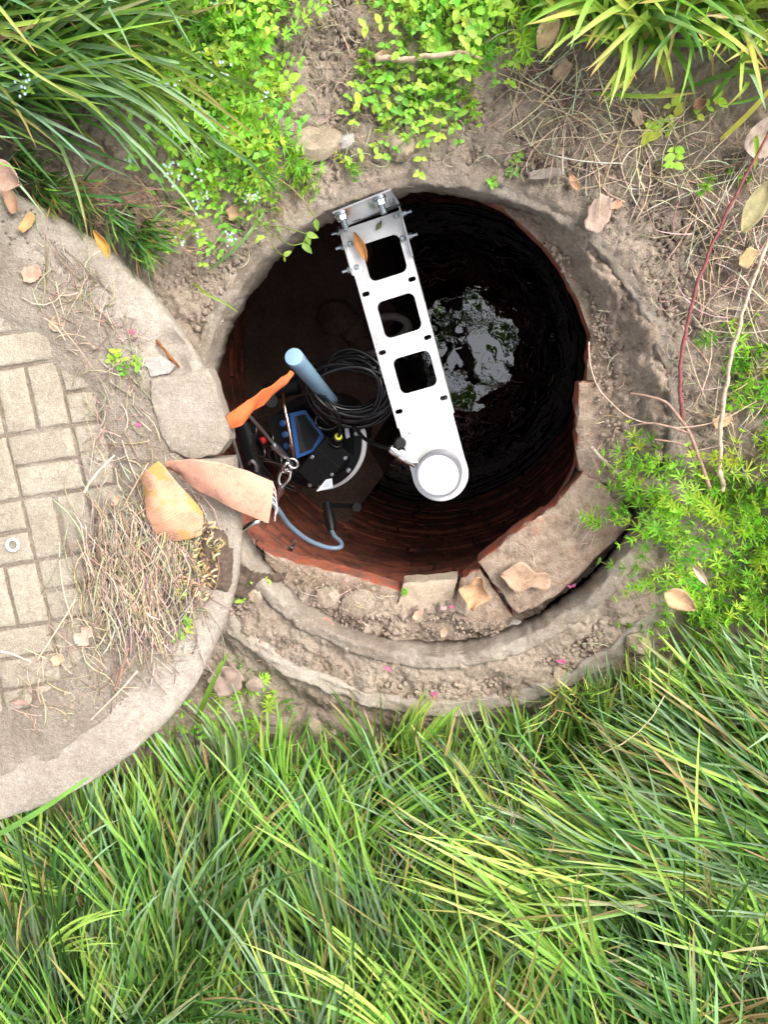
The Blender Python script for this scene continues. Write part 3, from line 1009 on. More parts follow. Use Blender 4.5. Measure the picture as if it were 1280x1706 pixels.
mb = MB(); mb.lathe(UC, [(UR * .94, -.0175), (UR * .96, -.014), (UR * .96, 0.0), (UR * .94, .003), (UR * .80, .004), (UR * .78, .001)], 64); fl = sharp(mb.build('flange', M['black'], un))
for px, py in ((614, 718), (577, 781), (515, 823), (404, 752), (428, 668), (553, 643)):
    b = P(px, py, ZU + .008); d = (b - UC); d.z = 0
    b = UC + d.normalized() * UR * .885 + Vector((0, 0, .0035))
    mb = MB(); mb.lathe(b, [(.0072, 0), (.0072, .0045), (.005, .0065)], 12); mb.lathe(b + Vector((0, 0, .0062)), [(.0038, 0), (.0038, .003)], 6)
    mb.build('flange_bolt', M['zinc'], un)
# junction box on the flange
zb0, zb1 = ZU + .004, ZU + .075
bx = [P(x, y, zb1) for x, y in ((494, 788), (542, 729), (592, 752), (530, 822))]
cbox = sum(bx, Vector()) / 4
du = ((bx[1] - bx[0]) + (bx[2] - bx[3])).normalized(); du.z = 0; du.normalize()
dv_ = Vector((-du.y, du.x, 0))
hu = S(42, zb1); hv = S(27, zb1)
RB = Matrix(((du.x, dv_.x, 0), (du.y, dv_.y, 0), (0, 0, 1)))
def bpt(u, v, z): return cbox + RB @ Vector((u, v, z))
def rbox(mb, c, hu_, hv_, z0, z1, r, bev=.003):
    o1 = rrect(0, 0, hu_, hv_, r, 4); o2 = rrect(0, 0, hu_ - bev, hv_ - bev, max(r - bev, .001), 4)
    V = [Vector((c.x, c.y, 0)) + RB @ Vector((x, y, z0)) for x, y in o1] + [Vector((c.x, c.y, 0)) + RB @ Vector((x, y, z1 - bev)) for x, y in o1] + [Vector((c.x, c.y, 0)) + RB @ Vector((x, y, z1)) for x, y in o2]
    n = len(o1)
    F = [tuple(range(n - 1, -1, -1))] + [(k * n + i, k * n + (i + 1) % n, (k + 1) * n + (i + 1) % n, (k + 1) * n + i) for k in (0, 1) for i in range(n)] + [tuple(2 * n + i for i in range(n))]
    mb.add(V, F)
mb = MB(); rbox(mb, cbox, hu, hv, zb0, zb1 - .020, .006); jb = sharp(mb.build('junction_box', M['black'], un))
mb = MB(); rbox(mb, cbox, hu * 1.02, hv * 1.03, zb1 - .0195, zb1, .006, .004); jl = sharp(mb.build('box_cover', M['black'], jb))
for k in (-.33, .33):
    mb = MB(); mb.box(bpt(hu * k, 0, .0005), (.0012, hv * .93, .0008), RB); mb.build('seam', M['ringgrey'] if False else M['black_gloss'], jl)
for su, sv in ((-.86, -.80), (.80, -.80), (-.1, -.84), (-.1, .84)):
    mb = MB(); mb.lathe(bpt(hu * su, hv * sv, .000), [(.0052, 0), (.0052, .0022), (.004, .0032)], 12); mb.build('screw', M['zinc'], jl)
# cable gland with yellow-green seal on the box end
g0 = P(560, 738, zb1 + .0); g1 = P(567, 719, zb1 + .055)
gd = (g1 - g0).normalized()
mb = MB(); mb.lathe(g0, [(.0165, 0), (.0165, .010), (.0145, .0105), (.0145, .030), (.0125, .036)], 12, gd); sharp(mb.build('cable_gland', M['black'], un))
mb = MB(); mb.lathe(g0 + gd * .036, [(.0092, 0), (.0092, .005), (.0075, .0065)], 16, gd); sharp(mb.build('gland_seal', M['gland'], un))
# paper label stuck on the box corner
lq = [P(x, y, zb1 + .0035) for x, y in ((527, 819), (543, 799), (553, 797), (555, 812))]
mb = MB(); mb.add([v for v in lq] + [v - Vector((0, 0, .001)) for v in lq], [(0, 1, 2, 3), (7, 6, 5, 4), (0, 4, 5, 1), (1, 5, 6, 2), (2, 6, 7, 3), (3, 7, 4, 0)])
lb = mb.build('paper_label', M['label'], un)
mb = MB()
for t in (.3, .5, .7):
    a = lq[0].lerp(lq[3], .25).lerp(lq[1].lerp(lq[2], .2), t); b = lq[0].lerp(lq[3], .75).lerp(lq[1].lerp(lq[2], .8), t)
    mb.tube([a + Vector((0, 0, .0004)), b + Vector((0, 0, .0004))], .0005, 4)
mb.build('print', M['print'], lb)
lq = [P(x, y, zb1 + .002) for x, y in ((574, 714), (581, 713), (583, 728), (577, 731))]
mb = MB(); mb.add([v for v in lq] + [v - Vector((0, 0, .001)) for v in lq], [(0, 1, 2, 3), (7, 6, 5, 4), (0, 4, 5, 1), (1, 5, 6, 2), (2, 6, 7, 3), (3, 7, 4, 0)])
mb.build('paper_label', M['label'], un)
# control panel: dark keypad with three blue keys, blue bezel, dark screen
zp = ZU + .045
def quad_block(name, pts, z1, z0, mat, parent):
    top = [P(x, y, z1) for x, y in pts]
    ar = sum(top[i].x * top[(i + 1) % len(top)].y - top[(i + 1) % len(top)].x * top[i].y for i in range(len(top)))
    if ar < 0: top.reverse()
    mb = MB(); mb.slab([Vector((v.x, v.y, z0)) for v in top], top)
    return mb.build(name, M[mat], parent)
pn_ = quad_block('control_panel', [(446, 694), (509, 682), (542, 728), (520, 756), (460, 774)], zp, ZU, 'black', un)
quad_block('bezel', [(482, 689), (508, 683), (541, 727), (524, 752), (494, 764)], zp + .004, zp + .0004, 'blue', pn_)
quad_block('screen', [(491, 694), (507, 690), (533, 725), (520, 748), (500, 756)], zp + .0055, zp + .0044, 'screen', pn_)
for px, py in ((471, 705), (475, 724), (478, 743)):
    c = P(px, py, zp)
    mb = MB(); mb.lathe(c, [(.0085, .0004), (.0085, .0022), (.0072, .003)], 20); k_ = sharp(mb.build('key', M['blue'], pn_))
    mb = MB(); mb.prism([(c.x - .0028, c.y - .0024), (c.x + .0028, c.y - .0024), (c.x, c.y + .0032)], zp + .0031, zp + .0036); mb.build('key_mark', M['print'], k_)
# bright carrying rod across the panel
mb = MB(); mb.tube(catmull([P(472, 655, ZU + .05), P(474, 676, ZU + .075), P(480, 706, ZU + .085), P(486, 738, ZU + .085), P(491, 762, ZU + .07)], 6), .0045, 10); mb.build('carrying_rod', M['copper'], un, True)
mb = MB(); c = P(438, 734, ZU + .02); mb.lathe(c, [(.009, -.015), (.009, .004), (.006, .007)], 16); sharp(mb.build('red_knob', M['red'], un))
mb = MB(); mb.tube(catmull([P(415, 773, ZU + .02), P(420, 768, ZU + .04), P(426, 776, ZU + .03), P(427, 790, ZU + .01)], 5), .0045, 8); mb.build('latch', M['grey_plastic'], un, True)
mb = MB(); mb.cyl(P(452, 668, ZU), P(452, 668, ZU + .04), .02, 20, bev=.003); mb.build('socket', M['black'], un)
for (ax_, ay_, bx_, by_, r_) in ((405, 700, 432, 800, .030), (440, 655, 500, 640, .024)):
    mb = MB(); mb.cyl(PS(ax_, ay_, ZU + .0, .035), PS(bx_, by_, ZU - .01, .035), r_, 24, bev=.005); sharp(mb.build('battery_tube', M['black'], un))
for k in range(5):
    mb = MB(); x0, y0 = 415 + 14 * k, 690 + (k * 37) % 60
    mb.tube(catmull([PS(x0, y0, -.43), PS(x0 + 12, y0 + 26, -.40), PS(x0 + 6, y0 + 60, -.41), PS(x0 + 40, y0 + 80, -.44)], 6), .0032, 7); mb.build('inner_lead', M['black_gloss'], un, True)
# aerial: slim grey-blue tube with a rounded cap
t0, t1 = P(551, 668, ZU + .03), P(489, 594, -.115)
td = (t1 - t0).normalized(); TL = (t1 - t0).length
mb = MB(); mb.lathe(t0, [(.0185, 0), (.0185, TL * .62), (.0192, TL * .63), (.0192, TL - .035)], 32, td); at_ = sharp(mb.build('aerial_tube', M['tube'], un))
mb = MB(); mb.lathe(t0 + td * (TL - .0345), [(.0196, 0), (.0202, .003), (.0202, .030), (.0192, .0335), (.016, .0345)], 32, td); sharp(mb.build('aerial_cap', M['tube'], at_))
mb = MB(); mb.lathe(t0 - td * .02, [(.027, 0), (.027, .02), (.023, .024)], 24, td); sharp(mb.build('aerial_socket', M['black'], un))
# plug and blue-grey cable at the lower side
mb = MB()
c0, c1 = PS(545, 838, -.34), PS(553, 884, -.30)
cd = (c1 - c0).normalized(); CL = (c1 - c0).length
mb.lathe(c0, [(.012, 0), (.012, CL * .3), (.0145, CL * .32), (.0145, CL * .75), (.010, CL)], 18, cd); sharp(mb.build('plug', M['black'], un))
mb = MB(); mb.tube(catmull([c1, PS(557, 893, -.28), PS(568, 904, -.26), PS(566, 912, -.24), PS(545, 912, -.22), PS(512, 899, -.18), PS(482, 875, -.12), PS(466, 853, -.06), PS(450, 832, -.01)], 8), .0060, 8)
mb.build('signal_cable', M['bluecable'], un, True)
mb = MB(); mb.box(P(575, 843, ZU - .01), (.035, .006, .004)); mb.cyl(P(595, 845, ZU - .01), P(595, 845, ZU + .02), .012, 14); mb.build('side_arm', M['black'], un)

# ---- coil of black cable, then on to the sensor
ck = thing('cable_coil', 'coil of black cable looped around the grey-blue aerial', 'cable', P(588, 645, -.42))
path = []
cc0 = (584, 648)
loops = 17
for i in range(loops * 40):
    a = 2 * math.pi * i / 40 + .5
    lp = i / 40
    k = int(lp)
    rx_ = 60 + 12 * math.sin(lp * 2.1) + 5 * math.sin(a + lp); ry_ = 48 + 11 * math.cos(lp * 1.7 + .8) + 4 * math.sin(a * 1.0 + lp * 2)
    px = cc0[0] + rx_ * math.cos(a) - 10 * math.sin(a) + 5 * math.sin(lp * 1.3)
    py = cc0[1] + ry_ * math.sin(a) + 12 * math.cos(a) + 6 * math.cos(lp * 1.9)
    path.append(P(px, py, -.425 + .0075 * lp + .014 * math.sin(a * 1.0 + lp * .6)))
mb = MB(); mb.tube(path, .0046, 8); mb.build('loops', M['black_gloss'], ck, True)
mb = MB(); mb.tube(catmull([g0 + gd * .03, g0 + gd * .06, P(566, 700, ZU + .15), P(560, 684, ZU + .165), P(545, 667, ZU + .16), P(525, 655, ZU + .14), P(508, 640, ZU + .10)], 8), .0042, 8); mb.build('gland_lead', M['black_gloss'], ck, True)
mb = MB(); mb.tube(catmull([P(548, 712, -.37), P(572, 700, -.35), P(590, 712, -.33), P(608, 731, -.28), P(630, 742, -.20), P(651, 747.5, ZB + .036)], 8), .0046, 8); mb.build('sensor_lead', M['black_gloss'], ck, True)
mb = MB()
for q in range(3):
    a = rnd.uniform(0, 6)
    mb.tube([P(545 + 20 * math.cos(t * .45 + a), 702 + 14 * math.sin(t * .45 + a), -.37 + q * .006) for t in range(12)], .0036, 6)
mb.build('loose_turns', M['black_gloss'], ck, True)
mb = MB(); mb.tube(catmull([P(597, 676, -.33), P(600, 690, -.325), P(594, 704, -.33), P(590, 712, -.335)], 5), .0008, 4); mb.build('cable_tie', M['black_gloss'], ck)

# ---- wire rope sling with ferrules and ring
def rope(mb, pts, r, n=6):
    """twisted strands"""
    pts = catmull(pts, 14)
    L = 0.0
    acc = [0.0]
    for i in range(1, len(pts)):
        L += (pts[i] - pts[i - 1]).length; acc.append(L)
    for s in range(n):
        q = []
        up = Vector((.3, .2, 1)).normalized()
        for i, p in enumerate(pts):
            t = (pts[min(i + 1, len(pts) - 1)] - pts[max(i - 1, 0)]).normalized()
            u = (up - t * up.dot(t)).normalized(); w = t.cross(u)
            a = acc[i] / r * .55 + 2 * math.pi * s / n
            q.append(p + (u * math.cos(a) + w * math.sin(a)) * r * .62)
        mb.tube(q, r * .42, 5)
rp = thing('wire_rope_sling', 'steel wire rope sling with crimped ferrules running from the cover down to the instrument', 'wire rope', P(400, 740, 0))
za, zb_ = -.02, -.22
mb = MB(); rope(mb, [P(383, 712, .06), P(389, 735, .03), P(397, 762, 0), P(404, 785, -.03), P(412, 800, -.06)], .0035); mb.build('rope', M['rope'], rp, True)
mb = MB(); rope(mb, [P(405, 685, za), P(416, 694, -.05), P(436, 716, -.12), P(456, 740, -.18), P(470, 755, -.21), P(482, 766, -.24)], .0036); mb.build('rope', M['rope'], rp, True)
mb = MB(); a, b = P(455, 740, -.178), P(475, 761, -.225); d = (b - a).normalized(); mb.lathe(a, [(.0052, 0), (.0075, .004), (.0075, (b - a).length - .004), (.0055, (b - a).length)], 14, d); sharp(mb.build('ferrule', M['zinc'], rp))
def loop_pts(cx, cy, rx_, ry_, rot, z, n=20, open_=0.0):
    out = []
    for i in range(n):
        a = open_ / 2 + (2 * math.pi - open_) * i / (n - 1 if open_ else n)
        x, y = rx_ * math.cos(a), ry_ * math.sin(a)
        out.append(P(cx + x * math.cos(rot) - y * math.sin(rot), cy + x * math.sin(rot) + y * math.cos(rot), z + .01 * math.sin(a)))
    return out
mb = MB(); mb.tube(loop_pts(488, 772, 9, 7, .7, -.24), .0032, 7, closed=True); mb.build('eye', M['rope'], rp, True)
mb = MB(); mb.tube(loop_pts(479, 779, 8.5, 6.5, 2.3, -.235), .0048, 10, closed=True); mb.build('steel_ring', M['steel_shiny'], rp, True)
mb = MB(); rope(mb, [P(480, 781, -.235), P(469, 786, -.235), P(464, 800, -.235), P(469, 812, -.238)], .003); rope(mb, [P(484, 785, -.235), P(482, 797, -.235), P(475, 806, -.235), P(469, 813, -.238)], .003); mb.build('eye', M['rope'], rp, True)
mb = MB(); a, b = P(470, 808, -.236), P(466, 825, -.25); d = (b - a).normalized(); mb.lathe(a, [(.006, 0), (.008, .004), (.008, (b - a).length - .004), (.006, (b - a).length)], 14, d); sharp(mb.build('ferrule', M['zinc'], rp))
mb = MB(); rope(mb, [P(466, 825, -.25), P(462, 838, -.28), P(463, 852, -.33), P(470, 868, -.42)], .003); mb.build('rope', M['rope'], rp, True)
mb = MB(); mb.tube(catmull([P(440, 768, -.27), P(458, 771, -.25), P(478, 777, -.235)], 6), .001, 5); mb.build('safety_wire', M['rope'], rp)
mb = MB(); mb.tube(catmull([P(418, 722, -.2), P(424, 745, -.22), P(438, 775, -.3), P(458, 800, -.36)], 8), .0022, 6); mb.tube(loop_pts(500, 800, 38, 14, .3, -.43, 18, 3.4), .0016, 5)
tag(mb.build('thin_lead', M['black_gloss'], None, True), 'thin black lead hanging beside the instrument under the wire rope', 'cable')

# ---- straps
def strap(name, ea, eb, mat, th, label, cat, sub=8, across=7, bow=0.0, seed=1.0, parent=None):
    """band between two edge curves, with thickness, weave coordinates and a slightly buckled surface"""
    a = catmull(ea, sub); b = catmull(eb, sub)
    n = len(a)
    V, UV = [], []
    L = 0
    rows = []
    for i in range(n):
        if i: L += ((a[i] + b[i]) / 2 - (a[i - 1] + b[i - 1]) / 2).length
        rows.append(L)
    W_ = max((x - y).length for x, y in zip(a, b))
    nor = []
    for i in range(n):
        t = ((a[min(i + 1, n - 1)] + b[min(i + 1, n - 1)]) - (a[max(i - 1, 0)] + b[max(i - 1, 0)])).normalized()
        w = (b[i] - a[i]).normalized()
        m = t.cross(w)
        if m.length < 1e-4: m = Vector((0, 0, 1))
        m.normalize()
        if m.z < 0: m = -m
        nor.append(m)
    for side in (1, 0):
        for i in range(n):
            for k in range(across + 1):
                s = k / across
                p = a[i].lerp(b[i], s) + nor[i] * (bow * math.sin(math.pi * s) + .0055 * fbm(rows[i], s * W_, seed, 22, 3)) + nor[i] * (th if side else 0)
                V.append(p); UV.append((rows[i] / .02, s * W_ / .02))
    m = across + 1
    F = []
    for i in range(n - 1):
        for k in range(across):
            q = (i * m + k, i * m + k + 1, (i + 1) * m + k + 1, (i + 1) * m + k)
            F.append(q); F.append(tuple(x + n * m for x in reversed(q)))
    for i in range(n - 1):
        for k in (0, across):
            F.append((i * m + k, (i + 1) * m + k, (i + 1) * m + k + n * m, i * m + k + n * m))
    for i in (0, n - 1):
        for k in range(across):
            F.append((i * m + k, i * m + k + 1, i * m + k + 1 + n * m, i * m + k + n * m))
    mb = MB(); mb.add(V, F)
    o = mb.build(name, M[mat], parent, True)
    uvl = o.data.uv_layers.new(name='UVMap')
    for lp in o.data.loops: uvl.data[lp.index].uv = UV[lp.vertex_index]
    import bmesh
    bm = bmesh.new(); bm.from_mesh(o.data); bmesh.ops.recalc_face_normals(bm, faces=bm.faces); bm.to_mesh(o.data); bm.free()
    o.data.set_sharp_from_angle(angle=math.radians(55))
    if label: tag(o, label, cat)
    return o
st = thing('lifting_strap', 'wide salmon pink hose-fabric strap lying over the cover edge towards the shaft', 'strap', PL(370, 815))
strap('band', [P(278, 768, .165), P(300, 765, .185), P(340, 767, .20), P(400, 781, .18), P(454, 801, .13)], [P(280, 776, .15), P(298, 787, .155), P(330, 814, .165), P(388, 845, .15), P(446, 870, .11)], 'salmon', .0035, None, None, bow=.006, seed=2, parent=st)
mb = MB()
for k in range(4):
    x0 = 455 - k * 1.5; y0 = 806 + k * 9
    mb.tube(catmull([P(x0, y0, .128), P(459 + k, y0 + 14, .12), P(460 - k, y0 + 30, .10), P(458 + k * .5, 868 - 4 * k, .085)], 5), .0011, 5, (.75, .62, .58))
mb.build('frayed_thread', M['straw'], st)
strap('strap_flap', [P(264, 768, .19), P(285, 792, .185), P(316, 827, .175), P(337, 853, .165), P(337, 888, .15)], [P(236, 792, .17), P(241, 828, .165), P(247, 866, .175), P(258, 882, .165), P(281, 898, .15)], 'salmon_stained', .0035, 'folded salmon strap end with yellow-brown stain lying on the straw', 'strap', bow=.010, seed=5)
strap('orange_strap', [P(376, 694, .085), P(402, 674, .075), P(432, 654, .05), P(462, 634, .0), P(484, 617, -.05)], [P(385, 714, .07), P(402, 706, .065), P(420, 688, .04), P(455, 656, -.01), P(487, 626, -.055)], 'orange', .0025, 'narrow bright orange strap stretched from the cover edge over the shaft', 'strap', bow=.003, seed=7)
# steel hook poking out under the strap and the small bolt in the wall
mb = MB()
mb.tube(catmull([P(380, 905, -.05), P(396, 890, -.03), P(412, 876, -.02), P(430, 869, -.025), P(440, 868, -.05)], 6), .0058, 12)
tag(mb.build('steel_hook', M['steel_shiny'], None, True), 'bent shiny steel rod end sticking out of the soil under the strap', 'steel rod')
mb = MB(); q = P(487, 910, -.16); dq = (Vector((BC.x, BC.y, q.z)) - q).normalized()
mb.lathe(q - dq * .02, [(.0068, 0), (.0068, .018)], 6, dq); mb.lathe(q - dq * .002, [(.004, 0), (.004, .018)], 10, dq)
tag(mb.build('wall_bolt', M['zinc']), 'small bolt sticking out of the brick wall below the strap', 'bolt')
# white plastic ring on the pavers
mb = MB(); mb.tube([PL(20.5 + 9.5 * math.cos(2 * math.pi * i / 28), 908 + 9.5 * math.sin(2 * math.pi * i / 28), .005) for i in range(28)], .0026, 8, closed=True)
tag(mb.build('white_ring', M['white'], None, True), 'small white plastic ring lying on a paver of the cover', 'ring')
# lying on the shaft floor, just out of the water: hose and rubble
mb = MB()
hp = []
for i in range(60):
    a = i * .25
    hp.append(P(652 + (26 + 3 * math.sin(i * .31)) * math.cos(a), 545 + (20 + 2 * math.cos(i * .2)) * math.sin(a), -1.25 + .0016 * i))
hp += [P(640, 580, -1.19), P(610, 592, -1.2), P(585, 590, -1.22), P(565, 600, -1.22)]
mb.tube(catmull(hp, 2), .014, 8)
tag(mb.build('grey_hose', M['hose'], None, True), 'grey hose coiled on rubble deep down in the shaft', 'hose')
def rock(name, c, r, seed, mat, squash=.6, parent=None, stretch=(1, 1), rot=0.0, seg=14):
    mb = MB(); V, F = [], []
    rows = seg // 2 + 1
    cr, sr_ = math.cos(rot), math.sin(rot)
    for i in range(rows):
        th = math.pi * i / (rows - 1)
        for j in range(seg):
            ph = 2 * math.pi * j / seg
            d = Vector((math.sin(th) * math.cos(ph), math.sin(th) * math.sin(ph), math.cos(th)))
            k = 1 + .38 * noise.noise(d * 1.6 + Vector((seed, seed * .7, 0))) + .14 * noise.noise(d * 4 + Vector((seed * 2, 0, seed)))
            # flat facets
            k = min(k, 1.08)
            x, y, z = d.x * r * k * stretch[0], d.y * r * k * stretch[1], d.z * r * k * squash
            V.append(Vector(c) + Vector((x * cr - y * sr_, x * sr_ + y * cr, z)))
    for i in range(rows - 1):
        for j in range(seg):
            F.append((i * seg + j, (i + 1) * seg + j, (i + 1) * seg + (j + 1) % seg, i * seg + (j + 1) % seg))
    mb.add(V, F)
    return sharp(mb.build(name, M[mat], parent), 32)
for i, (px, py, r, lb_) in enumerate(((562, 530, 30, 'pale lump of rubble deep in the shaft, left of the bracket'), (590, 548, 24, 'rubble lump next to the coiled hose deep in the shaft'), (606, 580, 22, 'rubble lump under the cable coil deep in the shaft'))):
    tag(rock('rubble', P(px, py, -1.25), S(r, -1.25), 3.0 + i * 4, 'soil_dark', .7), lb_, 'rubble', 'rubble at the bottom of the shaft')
# ================================================================== GRASS
def blades(base, head, lean0, lean1, length, width, col, tip, curl, seg=8, fold=0.22, power=1.3):
    """N arching blades: two-faced folded strips tapering to a point"""
    N = len(base)
    t = np.linspace(0, 1, seg + 1)
    th = lean0[:, None] + (lean1 - lean0)[:, None] * t[None] ** power
    hd = head[:, None] + curl[:, None] * t[None] ** 1.5
    st = (length / seg)[:, None]
    dx = np.sin(th) * np.cos(hd) * st; dy = np.sin(th) * np.sin(hd) * st; dz = np.cos(th) * st
    pos = np.zeros((N, seg + 1, 3))
    pos[:, 1:, 0] = np.cumsum(dx[:, :-1], 1); pos[:, 1:, 1] = np.cumsum(dy[:, :-1], 1); pos[:, 1:, 2] = np.cumsum(dz[:, :-1], 1)
    pos += base[:, None]
    tw = rng.normal(0, .45, N)[:, None] + rng.normal(0, .5, N)[:, None] * t[None]
    sx = np.stack([-np.sin(hd), np.cos(hd), np.zeros_like(hd)], -1)
    up = np.stack([-np.cos(th) * np.cos(hd), -np.cos(th) * np.sin(hd), np.sin(th)], -1)
    side = sx * np.cos(tw)[..., None] + up * np.sin(tw)[..., None]
    nor = up * np.cos(tw)[..., None] - sx * np.sin(tw)[..., None]
    prof = np.minimum(1, .55 + 1.6 * t) * np.sqrt(np.clip(1 - t ** 3.2, 0, 1)) ; prof[-1] = .03
    w = width[:, None] * prof[None] * .5
    Lf = pos - side * w[..., None]; Rt = pos + side * w[..., None]; Md = pos - nor * (w * fold * 2)[..., None]
    V = np.stack([Lf, Md, Rt], 2).reshape(-1, 3)
    cc = col[:, None] * (1 - t[None, :, None] ** 4) + tip[:, None] * (t[None, :, None] ** 4)
    cc = cc * np.ones((N, seg + 1, 3))
    C = np.repeat(cc[:, :, None], 3, 2).reshape(-1, 3)
    i = np.arange(N)[:, None] * (seg + 1) * 3 + np.arange(seg)[None] * 3
    i = i.ravel()
    F = np.concatenate([np.stack([i, i + 1, i + 4, i + 3], 1), np.stack([i + 1, i + 2, i + 5, i + 4], 1)])
    return V, F, C
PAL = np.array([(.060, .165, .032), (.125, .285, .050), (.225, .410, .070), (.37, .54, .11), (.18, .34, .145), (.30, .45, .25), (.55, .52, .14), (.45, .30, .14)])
def palette(N, w):
    w = np.array(w, float); w /= w.sum()
    c = PAL[rng.choice(len(PAL), N, p=w)] * rng.uniform(.78, 1.22, (N, 1))
    return c * rng.uniform(.94, 1.06, (N, 3))
def field(px, py, ctl):
    c = np.array(ctl, float)
    d = (px[:, None] - c[None, :, 0]) ** 2 + (py[:, None] - c[None, :, 1]) ** 2
    w = 1 / (d + 1500) ** 2.2
    w /= w.sum(1, keepdims=True)
    vx = (w * c[None, :, 2]).sum(1); vy = -(w * c[None, :, 3]).sum(1)
    n = np.hypot(vx, vy) + 1e-6
    ox, oy = (px - 808) / 1000, -(py - 552) / 1000           # tall blades seem to lean away from the point straight below
    vx = vx / n - .20 * ox; vy = vy / n - .20 * oy
    return np.arctan2(vy, vx)
def in_lid(x, y, mar=0.0):
    v = LMI @ Vector((x, y, LC.z)); return math.hypot(v.x, v.y) < LID_R + mar
def clump_bases(px0, px1, py0, py1, n_cl, per, spread, cond):
    B, cid = [], []
    tries = 0
    while len(B) < n_cl * per and tries < n_cl * 30:
        tries += 1
        px, py = rnd.uniform(px0, px1), rnd.uniform(py0, py1)
        if not cond(px, py): continue
        q = P(px, py, -.02)
        k = rnd.randint(int(per * .6), int(per * 1.4))
        for _ in range(k):
            x, y = q.x + rnd.gauss(0, spread), q.y + rnd.gauss(0, spread)
            B.append((x, y, ground_z(x, y, False) - .01)); cid.append(tries)
    return np.array(B), np.array(cid)
def grass_field(name, label, B, cid, ctl, lean1, length, width, weights, spread_h=.45, clump_h=.3, zlift=0.0, lean0=(.05, .35), seg=8, lim=None):
    N = len(B)
    pp = np.array([pix(*b) for b in B])
    head = field(pp[:, 0], pp[:, 1], ctl)
    u = {c: rng.normal(0, clump_h) for c in np.unique(cid)}
    tone = {c: rng.uniform(.62, 1.38) * np.array([rng.uniform(.9, 1.12), 1.0, rng.uniform(.75, 1.35)]) for c in np.unique(cid)}
    head = head + np.array([u[c] for c in cid]) + rng.normal(0, spread_h, N)
    l1 = rng.uniform(*lean1, N); l0 = rng.uniform(*lean0, N)
    ln = rng.uniform(*length, N); wd = rng.uniform(*width, N)
    if lim: ln = ln * np.clip([.42 + .58 * (b - lim(a)) / 230 for a, b in pp], .42, 1.0)
    col = palette(N, weights) * np.array([tone[c] for c in cid])
    tip = col * rng.uniform(.9, 1.35, (N, 1)); br_ = rng.random(N) < .12; tip[br_] = (.38, .25, .10)
    V, F, C = blades(B, head, l0, l1, ln, wd, col, tip, rng.normal(0, .42, N), seg)
    return np_mesh(name, V, F, C, M['grass'], True, 'stuff', label, 'grass')
CTL = [(110, 1480, -.3, -1), (40, 1600, .1, -1), (80, 1700, .15, -1), (250, 1550, -.05, -1), (230, 1420, .3, -1), (330, 1650, .1, -1), (450, 1420, .08, -1), (450, 1600, .15, -1), (600, 1350, .1, -1),
       (660, 1520, .0, -1), (750, 1310, .05, -1), (780, 1560, -.3, -.95), (950, 1250, -.2, -1), (1000, 1400, -.85, -.4), (1150, 1200, -.75, -.5), (1210, 1350, -.9, -.35),
       (1100, 1500, -.6, -.65), (1200, 1650, -.4, -.8), (950, 1650, -.5, -.85), (550, 1700, .1, -1), (1270, 1090, -.8, -.5), (600, 1850, .2, -1), (1100, 1850, .2, -1)]
def low_lim(px):
    if px < 420: return max(1365 - .2 * max(px, -200), 1285)
    if px < 900: return 1295
    return 1305 - (px - 900) * .40
def cond_low(px, py): return py > low_lim(px) - 10
B, cid = clump_bases(-420, 1640, 1040, 2000, 330, 20, .02, cond_low)
grass_field('long_grass', 'dense mat of long dark and lime green grass blades along the bottom', B, cid, CTL, (1.3, 1.72), (.20, .40), (.0050, .0085), (6.5, 4.0, 1.4, .4, 1.8, .4, .2, .5), .25, .34, lean0=(.55, 1.2), seg=8, lim=low_lim)  # understory in darker greens, painting in the shade between the upper locks
def sheaves(name, label, roots, ctl, length, width, per, weights, lim=None, fan=.085, z=(.0, .05), lean0=(.5, 1.05), lean1=(1.42, 1.72), seg=11):
    """locks of long blades that grow out of one crown and lie the same way"""
    Bs, H, L0, L1, LN, WD, CO, TP, CU = [], [], [], [], [], [], [], [], []
    hd0 = field(np.array([r[0] for r in roots]), np.array([r[1] for r in roots]), ctl)
    w = np.array(weights, float); w /= w.sum()
    for (px, py), h0 in zip(roots, hd0):
        q = P(px, py, 0.0); n = rnd.randint(*per)
        h = h0 + rnd.gauss(0, .20); cu = rnd.gauss(0, .5); l0 = rnd.uniform(*lean0); l1 = rnd.uniform(*lean1); ln = rnd.uniform(*length)
        if lim: ln *= min(1, max(.36, .36 + .64 * (py - lim(px)) / 330))
        pick = rng.choice(len(PAL), 2, p=w); tone = rnd.choice((.5, .7, .9, 1.1, 1.3)) * rnd.uniform(.9, 1.1)
        zz = ground_z(q.x, q.y, False) + rnd.uniform(*z)
        for _ in range(n):
            s = rnd.gauss(0, .016); f = rnd.gauss(0, .012)
            Bs.append((q.x - math.sin(h) * s + math.cos(h) * f, q.y + math.cos(h) * s + math.sin(h) * f, zz + rnd.uniform(-.012, .012)))
            H.append(h + s * 4.5 * rnd.uniform(.3, 1.2) + rnd.gauss(0, fan)); CU.append(cu + rnd.gauss(0, .16)); L0.append(l0 + rnd.gauss(0, .12)); L1.append(l1 + rnd.gauss(0, .10))
            LN.append(ln * rnd.uniform(.62, 1.08)); WD.append(rnd.uniform(*width))
            c = PAL[pick[0 if rnd.random() < .7 else 1]] * tone * rnd.uniform(.85, 1.15)
            if rnd.random() < .03: c = np.array((.45, .31, .15))
            CO.append(c); TP.append((.40, .27, .11) if rnd.random() < .14 else c * rnd.uniform(.9, 1.2))
    V, F, C = blades(np.array(Bs), np.array(H), np.array(L0), np.array(L1), np.array(LN), np.array(WD), np.array(CO), np.array(TP), np.array(CU), seg, .2, 1.0)
    return np_mesh(name, V, F, C, M['grass'], True, 'stuff', label, 'grass')
